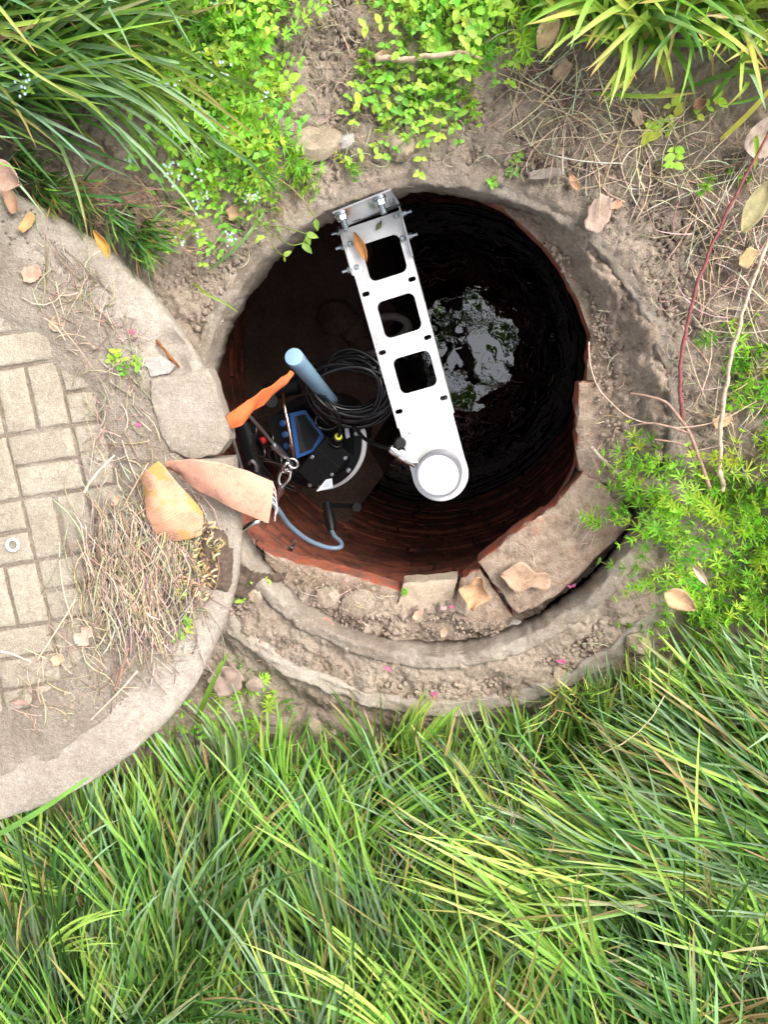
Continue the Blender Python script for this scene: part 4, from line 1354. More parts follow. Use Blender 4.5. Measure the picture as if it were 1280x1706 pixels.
def strat(x0, x1, y0, y1, step, cond):
    out = []
    y = y0
    while y < y1:
        x = x0
        while x < x1:
            a, b = x + rnd.uniform(-.6, .6) * step, y + rnd.uniform(-.6, .6) * step
            if cond(a, b): out.append((a, b))
            x += step
        y += step
    return out
SHW = (1.8, 3.2, 3.8, 3.4, 3.2, 4.0, .1, .05)
sheaves('sweeping_grass', 'long combed locks of lime and blue-green grass sweeping over the bottom', strat(-300, 1620, 1100, 2100, 54, cond_low), CTL, (.42, .74), (.0048, .0090), (15, 28), SHW, low_lim, z=(.02, .10), lean0=(.90, 1.30), lean1=(1.44, 1.66))
# sparse front fringe reaching over the rim, some yellowed
B2, c2 = clump_bases(500, 1010, 1225, 1290, 34, 10, .016, lambda a, b: True)
grass_field('grass_fringe', 'thin fringe of upright grass blades reaching up over the outer rim', B2, c2, [(500, 1250, -.05, -1), (750, 1250, .05, -1), (1000, 1200, -.15, -1)], (.55, 1.2), (.14, .26), (.003, .0058), (2, 4, 4, 3, 1, 1, .6, .3), .28, .2)
B3, c3 = clump_bases(930, 1100, 1120, 1240, 16, 14, .014, lambda a, b: True)
grass_field('yellowed_grass', 'yellowing thin grass tuft right of the rim', B3, c3, [(1000, 1150, -.1, -1)], (.5, 1.3), (.14, .25), (.0022, .0042), (0, 1, 3, 5, .5, 0, 4, 2.2), .5, .3)
# upper left: long arching blades lying to the right
CTL2 = [(0, 50, 1, -.05), (0, 250, 1, .12), (150, 150, 1, .08), (-150, 100, 1, 0), (-200, 250, 1, .05), (100, 20, .9, -.4), (0, -150, 1, .1)]
def cond_ul(px, py):
    q = P(px, py, .0)
    return px < 110 - .2 * abs(py - 120) and py < 200 + .15 * max(px, -200)
B4, c4 = clump_bases(-420, 130, -260, 300, 90, 22, .022, lambda a, b: cond_ul(a, b))
grass_field('arching_grass', 'long arching blue-green grass blades at the upper left', B4, c4, CTL2, (1.2, 1.85), (.26, .50), (.0056, .0098), (2.2, 3.6, 4.2, 3.2, 3, 3, .15, .25), .26, .22, lean0=(.3, .95), seg=10)
B5, c5 = clump_bases(60, 270, 240, 420, 16, 18, .014, lambda a, b: b > 235 + .5 * a and b < 262 + .58 * a)
if len(B5): grass_field('shaded_grass', 'dark low grass tucked behind the upper edge of the cover', B5, c5, [(100, 300, 1, .5), (200, 380, 1, .62), (350, 450, .9, .7)], (1.2, 1.75), (.10, .18), (.003, .0055), (5, 4, 1, .4, 1.5, .5, .2, .8), .3, .2)  # shade behind the cover is put into the darker greens
sheaves('sweeping_side_grass', 'long pale locks of grass lying to the right at the upper left', strat(-330, 120, -240, 220, 56, lambda a, b: cond_ul(a, b)), CTL2, (.36, .62), (.0052, .0095), (12, 22), SHW, z=(.02, .09), lean0=(.75, 1.25))
# upper right tuft, broad lime and yellowed blades thrown out from one crown
def tuft(name, label, px, py, n, length, width, weights, spread=.03, lean=(.8, 1.7), cat='grass tuft', kind=None, group=None, z=None):
    q = P(px, py, 0); B = np.array([(q.x + rnd.gauss(0, spread), q.y + rnd.gauss(0, spread), ground_z(q.x, q.y, False) - .005) for _ in range(n)])
    head = rng.uniform(0, 2 * math.pi, n)
    col = palette(n, weights); tip = col * 1.1; b_ = rng.random(n) < .35; tip[b_] = (.45, .27, .09)
    V, F, C = blades(B, head, rng.uniform(.1, .5, n), rng.uniform(*lean, n), rng.uniform(*length, n), rng.uniform(*width, n), col, tip, rng.normal(0, .5, n), 8)
    o = np_mesh(name, V, F, C, M['grass'], True, kind)
    return tag(o, label, cat, group)
TW = (.6, 2, 4, 6, 1, .6, 1.2, .9)
tuft('grass_tuft', 'broad-bladed lime green grass tuft at the top, right of the bare soil', 1048, 45, 130, (.15, .30), (.0065, .0115), TW, .030)
tuft('grass_tuft', 'lime grass tuft in the top right corner', 1190, 20, 120, (.14, .28), (.006, .0095), TW, .035)
tuft('grass_tuft', 'yellow-green grass tuft at the right edge below the top corner', 1275, 90, 60, (.10, .22), (.005, .009), TW, .03)
tuft('grass_tuft', 'small grass tuft at the top beside the tan dry leaf', 960, 25, 40, (.09, .18), (.004, .008), TW, .02)
tuft('outer_grass', 'loose grass growing on beyond the top right corner', 1360, -140, 420, (.12, .26), (.006, .009), TW, .13, cat='grass', kind='stuff')
# the same grass goes on outside the picture
_o = [(rnd.uniform(-3.2, 3.0), rnd.uniform(-4.2, 3.2)) for _ in range(2600)]
_o = [(x, y) for x, y in _o if not (-1.35 < x < .78 and -1.75 < y < .75) and not in_lid(x, y, .05)]
_B = np.array([(x + rnd.gauss(0, .03), y + rnd.gauss(0, .03), ground_z(x, y, False) - .01) for x, y in _o for _ in range(6)]); _n = len(_B)
_c = palette(_n, SHW)
_V, _F, _C = blades(_B, rng.uniform(0, 6.28, _n), rng.uniform(.1, .7, _n), rng.uniform(1.0, 1.9, _n), rng.uniform(.2, .42, _n), rng.uniform(.008, .015, _n), _c, _c, rng.normal(0, .4, _n), 5)
np_mesh('meadow', _V, _F, _C, M['grass'], True, 'stuff', 'long grass growing on all around outside the picture', 'grass')
# single bent blades that stand out
def one_blade(pts, w, col, label, name='single_grass'):
    c = catmull(pts, 8); n = len(c); mb = MB(); V, F = [], []
    for i, p in enumerate(c):
        t = (c[min(i + 1, n - 1)] - c[max(i - 1, 0)]).normalized(); s = t.cross(Vector((0, 0, 1))).normalized()
        k = w * .5 * min(1, .5 + 2 * i / n) * math.sqrt(max(.004, 1 - (i / (n - 1)) ** 3))
        V += [p - s * k, p - Vector((0, 0, k * .4)), p + s * k]
    for i in range(n - 1):
        b = i * 3; F += [(b, b + 1, b + 4, b + 3), (b + 1, b + 2, b + 5, b + 4)]
    mb.add(V, F, col); return tag(mb.build(name, M['grass'], None, True), label, 'grass')
one_blade([P(325, 1205, -.02), P(340, 1170, .06), P(362, 1120, .11), P(380, 1088, .12)], .012, (.20, .36, .05), 'single broad green blade standing up beside the lower edge of the cover')
one_blade([P(-60, 1420, .30), P(30, 1372, .335), P(90, 1335, .33), P(150, 1293, .30)], .011, (.16, .34, .06), 'pale green blade lying across the bottom edge of the cover')
one_blade([P(300, 200, .16), P(345, 225, .15), P(420, 275, .11), P(462, 320, .04)], .0075, (.09, .19, .06), 'long dark blade reaching from the upper left grass towards the rim')
one_blade([P(440, 355, .03), P(410, 395, .05), P(380, 425, .05), P(345, 452, .03)], .0065, (.13, .24, .07), 'straight olive blade lying on the soil left of the rim')
one_blade([P(320, 470, .03), P(345, 490, .06), P(375, 505, .05), P(396, 520, .03)], .005, (.24, .36, .06), 'thin blade bending over the left rim')
one_blade([P(215, 350, .12), P(190, 330, .16), P(95, 320, .10), P(82, 300, .14)], .006, (.08, .21, .06), 'curled green blade hanging by the upper edge of the cover')

# ================================================================== WEEDS
def leaf_strip(V, F, C, base, d, up, L, W, col, n=4, droop=.25, shape='lance'):
    """flat leaf as a folded strip"""
    s = d.cross(up); s = s.normalized() if s.length > 1e-6 else Vector((1, 0, 0))
    b0 = len(V)
    for i in range(n + 1):
        t = i / n
        w = W * .5 * ((math.sin(math.pi * min(1, t * .92 + .08)) ** .8) if shape == 'lance' else (math.sin(math.pi * min(1, t ** .75 * .97 + .03)) ** .7))
        if i == n: w = W * .02
        p = base + d * (L * t) - Vector((0, 0, droop * L * t * t))
        V += [p - s * w + up * w * .25, p, p + s * w + up * w * .25]; C += [col] * 3
    for i in range(n):
        b = b0 + i * 3; F += [(b, b + 1, b + 4, b + 3), (b + 1, b + 2, b + 5, b + 4)]
def stem_tube(V, F, C, pts, r, col):
    b0 = len(V); n = len(pts)
    for i, p in enumerate(pts):
        for k in range(3):
            a = k * 2.094; V.append(p + Vector((math.cos(a), math.sin(a), .3 * math.sin(a + 1))) * r); C.append(col)
    for i in range(n - 1):
        for k in range(3):
            F.append((b0 + i * 3 + k, b0 + i * 3 + (k + 1) % 3, b0 + (i + 1) * 3 + (k + 1) % 3, b0 + (i + 1) * 3 + k))
LIME = [(.29, .53, .065), (.37, .61, .075), (.42, .66, .09), (.23, .47, .06), (.44, .63, .09), (.17, .40, .055), (.26, .52, .08)]
def vary(c, k=.15): return tuple(max(0, x * rnd.uniform(1 - k, 1 + k)) for x in c)
def cleaver(V, F, C, root, head, L, z_rise, leaf=.022, nwh=None, width=.0042):
    """sprawling stem with whorls of narrow leaves"""
    nwh = nwh or max(3, int(L / .022))
    pts = []
    hd = head; p = Vector(root)
    el = rnd.uniform(.35, 1.25)
    for i in range(nwh * 2 + 1):
        pts.append(p.copy())
        t = i / (nwh * 2)
        e = el * (1 - t * .8) * z_rise
        p = p + Vector((math.cos(hd) * math.cos(e), math.sin(hd) * math.cos(e), math.sin(e))) * (L / (nwh * 2))
        hd += rnd.gauss(0, .12)
    col = vary(tuple(x * 1.12 for x in rnd.choice(LIME)))
    stem_tube(V, F, C, pts, .0009, vary((.22, .30, .07)))
    for i in range(2, len(pts), 2):
        t = i / (len(pts) - 1)
        d = (pts[i] - pts[i - 1]).normalized()
        u = d.orthogonal().normalized(); w = d.cross(u)
        nl = rnd.randint(6, 8); ph = rnd.uniform(0, 1)
        ll = leaf * rnd.uniform(.75, 1.15) * (1.0 - .45 * max(0, t - .7) / .3)
        c = vary(col, .12)
        for k in range(nl):
            a = 2 * math.pi * k / nl + ph
            dd = (u * math.cos(a) + w * math.sin(a) + d * .45).normalized()
            upv = (d - dd * d.dot(dd)).normalized()
            leaf_strip(V, F, C, pts[i], dd, upv, ll * rnd.uniform(.85, 1.1), width * rnd.uniform(.8, 1.2), vary(c, .08), 3, .12)
def chickweed(V, F, C, root, head, L, z_rise, leaf=.015, stemcol=(.24, .33, .07), pairs=None, flower=False):
    n = pairs or max(3, int(L / .022))
    pts = []; hd = head; p = Vector(root); el = rnd.uniform(.3, 1.1)
    for i in range(n + 1):
        pts.append(p.copy()); e = el * (1 - i / n * .8) * z_rise
        p = p + Vector((math.cos(hd) * math.cos(e), math.sin(hd) * math.cos(e), math.sin(e))) * (L / n)
        hd += rnd.gauss(0, .22)
    stem_tube(V, F, C, pts, .0009, vary(stemcol))
    col = vary(tuple(x * 1.12 for x in rnd.choice(LIME)))
    for i in range(1, len(pts)):
        d = (pts[i] - pts[i - 1]).normalized(); u = Vector((-d.y, d.x, 0)); u = u.normalized() if u.length > 1e-3 else Vector((1, 0, 0))
        a = rnd.uniform(-.5, .5)
        for s in (-1, 1):
            dd = (u * s * math.cos(a) + d * rnd.uniform(.2, .7) + Vector((0, 0, rnd.uniform(-.1, .4)))).normalized()
            L_ = leaf * rnd.uniform(.6, 1.25)
            leaf_strip(V, F, C, pts[i], dd, Vector((0, 0, 1)), L_, L_ * rnd.uniform(.5, .68), vary(col, .15), 4, .2, 'ovate')
    for k in range(3):
        a = rnd.uniform(0, 6.28); dd = Vector((math.cos(a), math.sin(a), .6)).normalized()
        leaf_strip(V, F, C, pts[-1], dd, Vector((0, 0, 1)), leaf * .6, leaf * .35, vary(col, .15), 3, .1, 'ovate')
    if flower:
        for k in range(6):
            q = pts[-1] + Vector((rnd.gauss(0, .005), rnd.gauss(0, .005), rnd.uniform(.002, .008)))
            for j in range(5):
                a = j * 1.257; leaf_strip(V, F, C, q, Vector((math.cos(a), math.sin(a), .3)).normalized(), Vector((0, 0, 1)), .0026, .0022, (.62, .72, .82), 2, 0, 'ovate')
def patch(name, label, items, mat='weed', kind='stuff', cat='weeds', parent=None):
    V, F, C = [], [], []
    for it in items: it(V, F, C)
    if not V: return None
    return np_mesh(name, np.array([tuple(v) for v in V]), np.array(F), np.array(C), M[mat], True, kind, label, cat, parent)
def in_poly(px, py, poly):
    c = False
    for i in range(len(poly)):
        (x1, y1), (x2, y2) = poly[i], poly[i - 1]
        if (y1 > py) != (y2 > py) and px < (x2 - x1) * (py - y1) / (y2 - y1) + x1: c = not c
    return c
def sample(poly, n):
    xs = [p[0] for p in poly]; ys = [p[1] for p in poly]; out = []
    while len(out) < n:
        px, py = rnd.uniform(min(xs), max(xs)), rnd.uniform(min(ys), max(ys))
        if in_poly(px, py, poly): out.append((px, py))
    return out
def gp(px, py, dz=0.0):
    q = P(px, py, 0.0); q.z = ground_z(q.x, q.y, False) + dz; return q
def W_cl(px, py, L=(.05, .13), rise=1.0, head=None, leaf=.022, wd=.0042):
    return lambda V, F, C: cleaver(V, F, C, gp(px, py), rnd.uniform(0, 6.28) if head is None else head + rnd.gauss(0, .6), rnd.uniform(*L), rise, leaf * rnd.uniform(.8, 1.2), None, wd)
def W_ch(px, py, L=(.05, .12), rise=1.0, head=None, leaf=.015, fl=.0):
    return lambda V, F, C: chickweed(V, F, C, gp(px, py), rnd.uniform(0, 6.28) if head is None else head + rnd.gauss(0, .6), rnd.uniform(*L), rise, leaf * rnd.uniform(.7, 1.3), flower=rnd.random() < fl)
# right: bright cleavers
poly = [(1120, 800), (1290, 760), (1420, 760), (1420, 1100), (1200, 1090), (1130, 1060), (1075, 960), (1070, 900), (1100, 850)]
patch('cleavers', 'dense lime green cleavers with star-like leaf whorls on the right', [W_cl(x, y, (.07, .15), 1.0) for x, y in sample(poly, 240)])
patch('cleavers_sprawl', 'straggling cleavers creeping over the right side of the rim', [W_cl(x, y, (.05, .09), .7, math.pi * .9) for x, y in sample([(1060, 745), (1130, 760), (1180, 830), (1100, 900), (1050, 860)], 26)])
patch('right_edge_weeds', 'lime weeds between the dry stems at the right edge', [W_cl(x, y, (.04, .09), .9) for x, y in sample([(1185, 555), (1300, 560), (1330, 740), (1200, 720)], 44)])
# upper left weeds
poly = [(205, -40), (470, -40), (490, 60), (470, 190), (440, 280), (330, 300), (280, 230), (250, 120)]
patch('chickweed', 'bright green chickweed and cleavers spilling out at the upper left', [W_ch(x, y, (.05, .14), 1.0, None, .014, .08) for x, y in sample(poly, 110)] + [W_ch(x, y, (.04, .08), 1.0, None, .024) for x, y in sample(poly, 16)] + [W_cl(x, y, (.05, .13), 1.0, None, .021, .0046) for x, y in sample(poly, 150)])
patch('weeds_by_cover', 'loose pale weeds hanging down between the grass and the rim', [W_ch(x, y, (.06, .13), .6, -1.2, .012, .3) for x, y in sample([(270, 250), (360, 250), (400, 330), (310, 380)], 28)] + [W_cl(x, y, (.05, .10), .6, -1.0) for x, y in sample([(420, 200), (500, 240), (500, 290), (380, 300)], 26)])
# top middle weeds
poly = [(690, -40), (910, -40), (900, 60), (800, 110), (720, 90), (660, 60)]
patch('top_weeds', 'lime green leafy weeds at the top edge beside the bare soil', [W_ch(x, y, (.05, .11), 1.0, None, .016) for x, y in sample(poly, 60)] + [W_ch(x, y, (.03, .06), 1.0, None, .026) for x, y in sample(poly, 10)] + [W_cl(x, y, (.05, .1), .9, None, .020, .0044) for x, y in sample(poly, 70)])
patch('trailing_weeds', 'sparse trailing weeds running down from the top towards the rim', [W_ch(x, y, (.05, .11), .4, -1.7, .014) for x, y in sample([(610, 60), (760, 60), (740, 200), (640, 220), (600, 150)], 42)] + [W_cl(x, y, (.04, .08), .4, -1.6) for x, y in sample([(610, 60), (850, 60), (800, 160), (640, 220)], 22)])
patch('lower_left_weeds', 'small green weeds below the lower right edge of the cover', [W_cl(x, y, (.03, .07), .8) for x, y in sample([(400, 1130), (470, 1150), (480, 1200), (380, 1230), (330, 1190)], 20)] + [W_ch(x, y, (.04, .08), .7) for x, y in sample([(300, 1200), (420, 1190), (420, 1260), (220, 1290)], 22)])
# beyond the frame the same ground cover goes on
patch('outer_weeds', 'low weeds growing on around the picture edges', [W_ch(x, y, (.05, .12), 1.0, None, .018) for x, y in sample([(350, -320), (1500, -320), (1500, -60), (350, -60)], 130)] + [W_cl(x, y) for x, y in sample([(1340, 100), (1650, 100), (1650, 1100), (1340, 1100)], 110)])
# single plants
def plant(name, label, items, cat='plant'):
    return patch(name, label, items, 'weed', None, cat)
plant('cleaver_sprig', 'small cleavers sprig growing out of the crack between ledge brick and rim', [W_cl(1012, 884, (.05, .06), .6, 2.6), W_cl(1015, 886, (.05, .06), .5, 3.4), W_cl(1020, 880, (.04, .05), .8, 1.6)])
plant('cleaver_sprig', 'upright cleavers sprig with wide whorls above the right ledge brick', [W_cl(1125, 800, (.05, .06), 1.2, 2.2, .024, .005), W_cl(1110, 790, (.05, .06), .8, 2.8, .024, .005)])
plant('clover', 'tiny round-leaved plant growing on the top of the rim', [W_ch(838, 285, (.02, .03), .7, -1.2, .012), W_ch(832, 290, (.02, .03), .7, -2, .012), W_ch(846, 278, (.02, .03), .7, 0, .012)])
plant('seedling', 'tiny green seedling on the lip below the strap', [W_cl(436, 972, (.018, .02), 1.2, 1.5, .009), W_cl(438, 975, (.018, .02), 1.2, .5, .009)])
plant('seedling', 'pale green seedling left of the lip near the cover', [W_cl(396, 962, (.03, .04), 1, 2.0, .011), W_cl(402, 972, (.03, .04), 1, .4, .011), W_ch(404, 985, (.02, .03), 1, 5)])
plant('seedling', 'tiny green sprout between grey stone and brick at the lower ledge', [lambda V, F, C: cleaver(V, F, C, P(672, 992, -.07), 1.2, .02, 1.2, .010)])
plant('cleaver_sprig', 'green sprig at the foot of the rim right of the tan stone', [W_cl(570, 268, (.04, .05), .9, -.5, .014), W_cl(590, 270, (.04, .05), .9, -1.2, .014), W_cl(578, 280, (.03, .04), .9, 1.2, .014)])
plant('leafy_seedling', 'yellow-green leafy seedling below the grass tuft at the right', [W_ch(1125, 215, (.05, .06), .9, 2.2, .020), W_ch(1130, 225, (.05, .06), .9, 3.6, .020), W_ch(1140, 205, (.05, .06), 1.0, .5, .020), W_ch(1120, 240, (.03, .05), .8, 4.2, .018)])
plant('cleaver_sprig', 'small green sprig among straw under the yellow-green seedling', [W_cl(1190, 285, (.04, .06), .6, .3, .022, .004), W_cl(1185, 290, (.03, .05), .8, 4.0, .020)])
def on_lid(px, py, dz=.0): return PL(px, py, dz)
plant('seedling', 'wilting green seedling growing on the cover below the chipped rim', [lambda V, F, C: [chickweed(V, F, C, PL(205 + i * 4, 605 - i * 3, 0), 1.6 + i * 1.4, .028, .9, .014) for i in range(4)]])
plant('seedling', 'small green seedling in the straw at the lower right of the cover', [lambda V, F, C: [chickweed(V, F, C, PL(302 + i * 3, 1000 + i * 14, .004), 1.2 + i * 2.1, .03, .8, .012) for i in range(5)]])
# trailing stems over the shaft
def trail(V, F, C, pts, leafs, col=(.26, .34, .07), r=.0012):
    c = catmull([P(*p) for p in pts], 7); stem_tube(V, F, C, c, r, col)
    for (px, py, z, ang, L) in leafs:
        b = P(px, py, z); d = Vector((math.cos(ang), math.sin(ang), -.1)).normalized()
        leaf_strip(V, F, C, b, d, Vector((.2, .1, 1)).normalized(), L, L * .55, vary((.24, .40, .06)), 4, .35, 'ovate')
plant('trailing_weed', 'thin trailing weed with three small leaves dangling over the upper left of the shaft', [
    lambda V, F, C: trail(V, F, C, [(385, 290, .04), (405, 320, .06), (420, 355, .06), (440, 375, .05)], [(420, 350, .06, 2.5, .014), (408, 330, .06, .5, .012), (430, 365, .055, 4.0, .014)]),
    lambda V, F, C: trail(V, F, C, [(440, 375, .05), (470, 378, .06), (495, 385, .055), (512, 390, .045)], [(510, 389, .045, -.3, .022), (512, 391, .045, -1.4, .018), (462, 378, .06, -1, .012)]),
    lambda V, F, C: trail(V, F, C, [(440, 375, .05), (460, 392, .06), (485, 408, .055), (505, 405, .04)], [(504, 404, .04, -.9, .024), (506, 402, .04, .4, .014)]),
    lambda V, F, C: trail(V, F, C, [(440, 375, .05), (450, 400, .05), (462, 418, .04), (474, 427, .02)], [(472, 427, .02, .6, .018), (474, 428, .02, -1.6, .009)])])
plant('trailing_weed', 'dry-tipped weed stem bending from the soil over the rim near the bracket', [
    lambda V, F, C: trail(V, F, C, [(440, 285, .05), (475, 305, .07), (502, 330, .06), (520, 355, .04), (528, 372, .025)], [(526, 365, .03, -1.5, .02), (522, 358, .035, 2.4, .010)], (.42, .36, .16), .0014)])
def flowering(pts, label):
    def f(V, F, C):
        c = [P(*p) for p in pts]; stem_tube(V, F, C, catmull(c, 6), .0009, (.25, .36, .08))
        for i in range(12):
            q = c[rnd.randint(1, len(c) - 1)] + Vector((rnd.gauss(0, .009), rnd.gauss(0, .009), rnd.uniform(0, .01)))
            a0 = rnd.uniform(0, 6)
            for j in range(5):
                a = a0 + j * 1.257; leaf_strip(V, F, C, q, Vector((math.cos(a), math.sin(a), .25)).normalized(), Vector((0, 0, 1)), .0030, .0026, (.60, .74, .84), 2, 0, 'ovate')
        for i in range(14):
            q = c[rnd.randint(0, len(c) - 1)] + Vector((rnd.gauss(0, .004), rnd.gauss(0, .004), 0)); a = rnd.uniform(0, 6)
            leaf_strip(V, F, C, q, Vector((math.cos(a), math.sin(a), .3)).normalized(), Vector((0, 0, 1)), .011, .005, vary((.26, .42, .07)), 3, .1)
    plant('flowering_weed', label, [f])
flowering([(60, 130, .24), (45, 140, .25), (48, 150, .25)], 'weed with tiny pale blue flowers in the grass at the left edge')
flowering([(262, 95, .15), (280, 130, .17), (290, 142, .17)], 'weed with tiny pale flowers among the upper left leaves')
flowering([(360, 90, .10), (372, 118, .12), (380, 128, .12)], 'weed with tiny pale flowers beside the bare soil at the top')
flowering([(275, 240, .13), (285, 275, .14), (292, 290, .14)], 'pale-flowered weed hanging left of the shaft')
flowering([(325, 255, .10), (332, 290, .11), (334, 340, .10), (300, 400, .08)], 'long pale-flowered weed stem drooping towards the cover')
# ================================================================== STRAW, TWIGS, LEAVES, STONES
def straw_bits(name, label, spots, L, r, cols, base, mat='straw', kind='stuff', dirs=None, cat='straw', bend=.12, zj=.012):
    mb = MB()
    for (px, py) in spots:
        q = base(px, py); a = rnd.uniform(0, math.pi) if dirs is None else rnd.gauss(*dirs)
        ln = rnd.uniform(*L); d = Vector((math.cos(a), math.sin(a), rnd.gauss(0, .08)))
        q = q + Vector((0, 0, rnd.uniform(.001, zj)))
        s = Vector((-d.y, d.x, 0)) * rnd.gauss(0, bend) * ln
        rr = rnd.uniform(*r)
        n = 4
        pts = [q + d * ln * (t / n - .5) + s * (1 - (2 * t / n - 1) ** 2) for t in range(n + 1)]
        mb.tube(pts, [rr, rr, rr, rr * .9, rr * .6], 4, vary(rnd.choice(cols), .2))
    return tag(mb.build(name, M[mat], None, True), label, cat, None, kind)
PALE = [(.50, .40, .285), (.62, .51, .37), (.42, .33, .235), (.70, .59, .45), (.32, .24, .17)]
STRAW = [(.36, .285, .205), (.46, .375, .275), (.29, .225, .16), (.56, .465, .345), (.22, .165, .118)]
def lidbase(px, py): return PL(px, py, .003)
def soil(px, py): return gp(px, py, .004)
def pile(px, py):
    d = math.hypot((px - 235) / 95, (py - 960) / 130)
    return PL(px, py, .004 + .026 * max(0, 1 - d) * rnd.random())
straw_bits('straw_pile', 'heap of dry straw stalks on the cover below the folded strap', [(min(350, rnd.gauss(235, 48)), rnd.gauss(960, 56)) for _ in range(700)], (.05, .17), (.0007, .0016), STRAW, pile, dirs=(math.pi / 2 + .05, .42))
straw_bits('cover_straw', 'scattered straw and root bits on the sandy part of the cover', sample([(60, 400), (150, 430), (240, 560), (260, 760), (230, 840), (160, 800), (150, 640), (60, 500)], 230) + sample([(130, 1020), (340, 1000), (330, 1090), (200, 1160), (40, 1240), (0, 1180), (60, 1080)], 170), (.02, .08), (.0005, .0011), STRAW, lidbase)
straw_bits('dry_grass', 'tangle of dry pale grass stalks on the soil at the upper right', sample([(850, 60), (960, 110), (1090, 190), (1280, 230), (1330, 420), (1180, 440), (1020, 330), (900, 250), (840, 160)], 330), (.04, .15), (.0005, .0013), PALE, soil, bend=.09, zj=.02)
straw_bits('right_straw', 'dry stalks lying over the soil at the right edge', sample([(1150, 420), (1300, 400), (1330, 780), (1200, 780), (1150, 600)], 130), (.05, .14), (.0005, .0013), PALE, soil, bend=.09, zj=.02)
straw_bits('root_hairs', 'fine dry roots and grass bits on the bare soil around the rim', sample([(470, 0), (640, 0), (700, 200), (860, 220), (1000, 320), (1130, 480), (1180, 700), (1120, 720), (1090, 500), (960, 320), (700, 260), (560, 290), (400, 440), (300, 520), (330, 420), (480, 260)], 520), (.012, .05), (.0003, .0008), STRAW, soil, bend=.3)
def ringsoil(px, py): return P(px, py, -.02)
straw_bits('lower_straw', 'bits of straw in the dirt between the two rim rings', sample([(400, 1000), (470, 1060), (560, 1110), (700, 1150), (860, 1130), (960, 1080), (1060, 1000), (1080, 1050), (900, 1180), (640, 1200), (480, 1130), (390, 1070)], 170), (.015, .06), (.0004, .0009), STRAW, ringsoil)
straw_bits('ledge_straw', 'straw bits lying on the brick ledge', sample([(500, 950), (660, 995), (640, 1050), (560, 1050), (480, 990)], 60) + sample([(990, 480), (1090, 640), (1080, 790), (985, 780), (985, 600)], 50) + sample([(800, 950), (960, 800), (1040, 870), (900, 990)], 30), (.015, .05), (.0004, .0010), STRAW, lambda a, b: P(a, b, -.058))
straw_bits('grass_straw', 'dead brown stalks mixed into the long grass', sample([(540, 1480), (860, 1180), (1200, 1150), (1280, 1600), (700, 1700)], 70), (.10, .24), (.0007, .0013), STRAW, lambda a, b: P(a, b, .10), dirs=(2.0, .5), bend=.15, zj=.08)
straw_bits('behind_cover_straw', 'reddish dry stalks behind the upper edge of the cover', sample([(100, 320), (280, 330), (370, 380), (330, 430), (180, 370)], 110), (.05, .12), (.0005, .0010), [(.36, .23, .16), (.30, .19, .13), (.44, .30, .21)], lambda a, b: gp(a, b, .03), dirs=(-.25, .3), bend=.25, zj=.05)
# curled yellow leaf litter at the cover's edge
mb = MB()
for px, py in sample([(300, 870), (355, 865), (375, 920), (350, 1000), (310, 990), (300, 930)], 120):
    q = PL(px, py, rnd.uniform(.004, .03)); a = rnd.uniform(0, 6.28); L = rnd.uniform(.010, .03); w = rnd.uniform(.0018, .0045)
    V, F = [], []
    for i in range(6):
        t = i / 5; c = a + 2.4 * t
        p = q + Vector((math.cos(c), math.sin(c), 0)) * L * .4 + Vector((0, 0, .01 * math.sin(t * 3)))
        n_ = Vector((math.cos(c), math.sin(c), 0)) * w
        V += [p - n_ * .5 + Vector((0, 0, w * .4)), p + n_ * .5]
    F = [(2 * i, 2 * i + 1, 2 * i + 3, 2 * i + 2) for i in range(5)]
    mb.add(V, F, vary(rnd.choice([(.34, .25, .12), (.42, .32, .18), (.27, .19, .09)]), .2))
tag(mb.build('yellow_litter', M['straw'], None, True), 'curled yellow-brown leaf litter at the right edge of the cover', 'leaf litter', None, 'stuff')

def twig(name, pts, r, col, label, cat='twig', knots=True):
    c = catmull([P(*p) for p in pts], 10); n = len(c); mb = MB()
    rr = [r * (1 - .45 * i / n) * (1 + .12 * math.sin(i * 2.3) + (.25 if knots and i % 13 == 6 else 0)) for i in range(n)]
    c = [p + Vector((noise.noise(p * 40), noise.noise(p * 40 + Vector((5, 0, 0))), 0)) * r * .8 for p in c]
    mb.tube(c, rr, 7, col)
    return tag(mb.build(name, M['twig'], None, True), label, cat)
twig('twig', [(1206, 818, .03), (1200, 760, .05), (1208, 660, .07), (1228, 560, .09), (1252, 480, .10), (1290, 375, .10)], .0045, (.50, .38, .28), 'long pale stick leaning over the weeds at the right edge')
twig('bramble', [(1138, 700, .02), (1133, 640, .05), (1142, 560, .07), (1165, 470, .09), (1200, 380, .10), (1240, 300, .11), (1290, 205, .12)], .0036, (.22, .075, .075), 'dark red bramble stem arching up along the right side', 'bramble')
tw = thing('branched_twig', 'forked brown twig lying across the right side of the rim', 'twig', P(1145, 700, .02))
for i, (pts, r) in enumerate((([(1185, 818, .03), (1168, 770, .04), (1150, 722, .045), (1128, 690, .045)], .0042), ([(1150, 722, .045), (1120, 712, .05), (1085, 705, .045), (1050, 710, .03)], .0022), ([(1128, 690, .045), (1110, 670, .05), (1080, 660, .045), (1050, 655, .03)], .0026), ([(1160, 750, .04), (1130, 738, .04), (1090, 732, .03)], .0025))):
    c = catmull([P(*p) for p in pts], 8); mb = MB(); mb.tube(c, [r * (1 - .4 * k / len(c)) for k in range(len(c))], 7, (.30, .19, .145)); mb.build('branch', M['twig'], tw, True)
twig('twig', [(982, 570, -.04), (985, 610, -.03), (1000, 650, -.01), (1040, 690, .02), (1080, 705, .04), (1140, 712, .05), (1200, 700, .05), (1262, 668, .05)], .0016, (.48, .34, .26), 'thin pale tendril curving across the right ledge bricks')
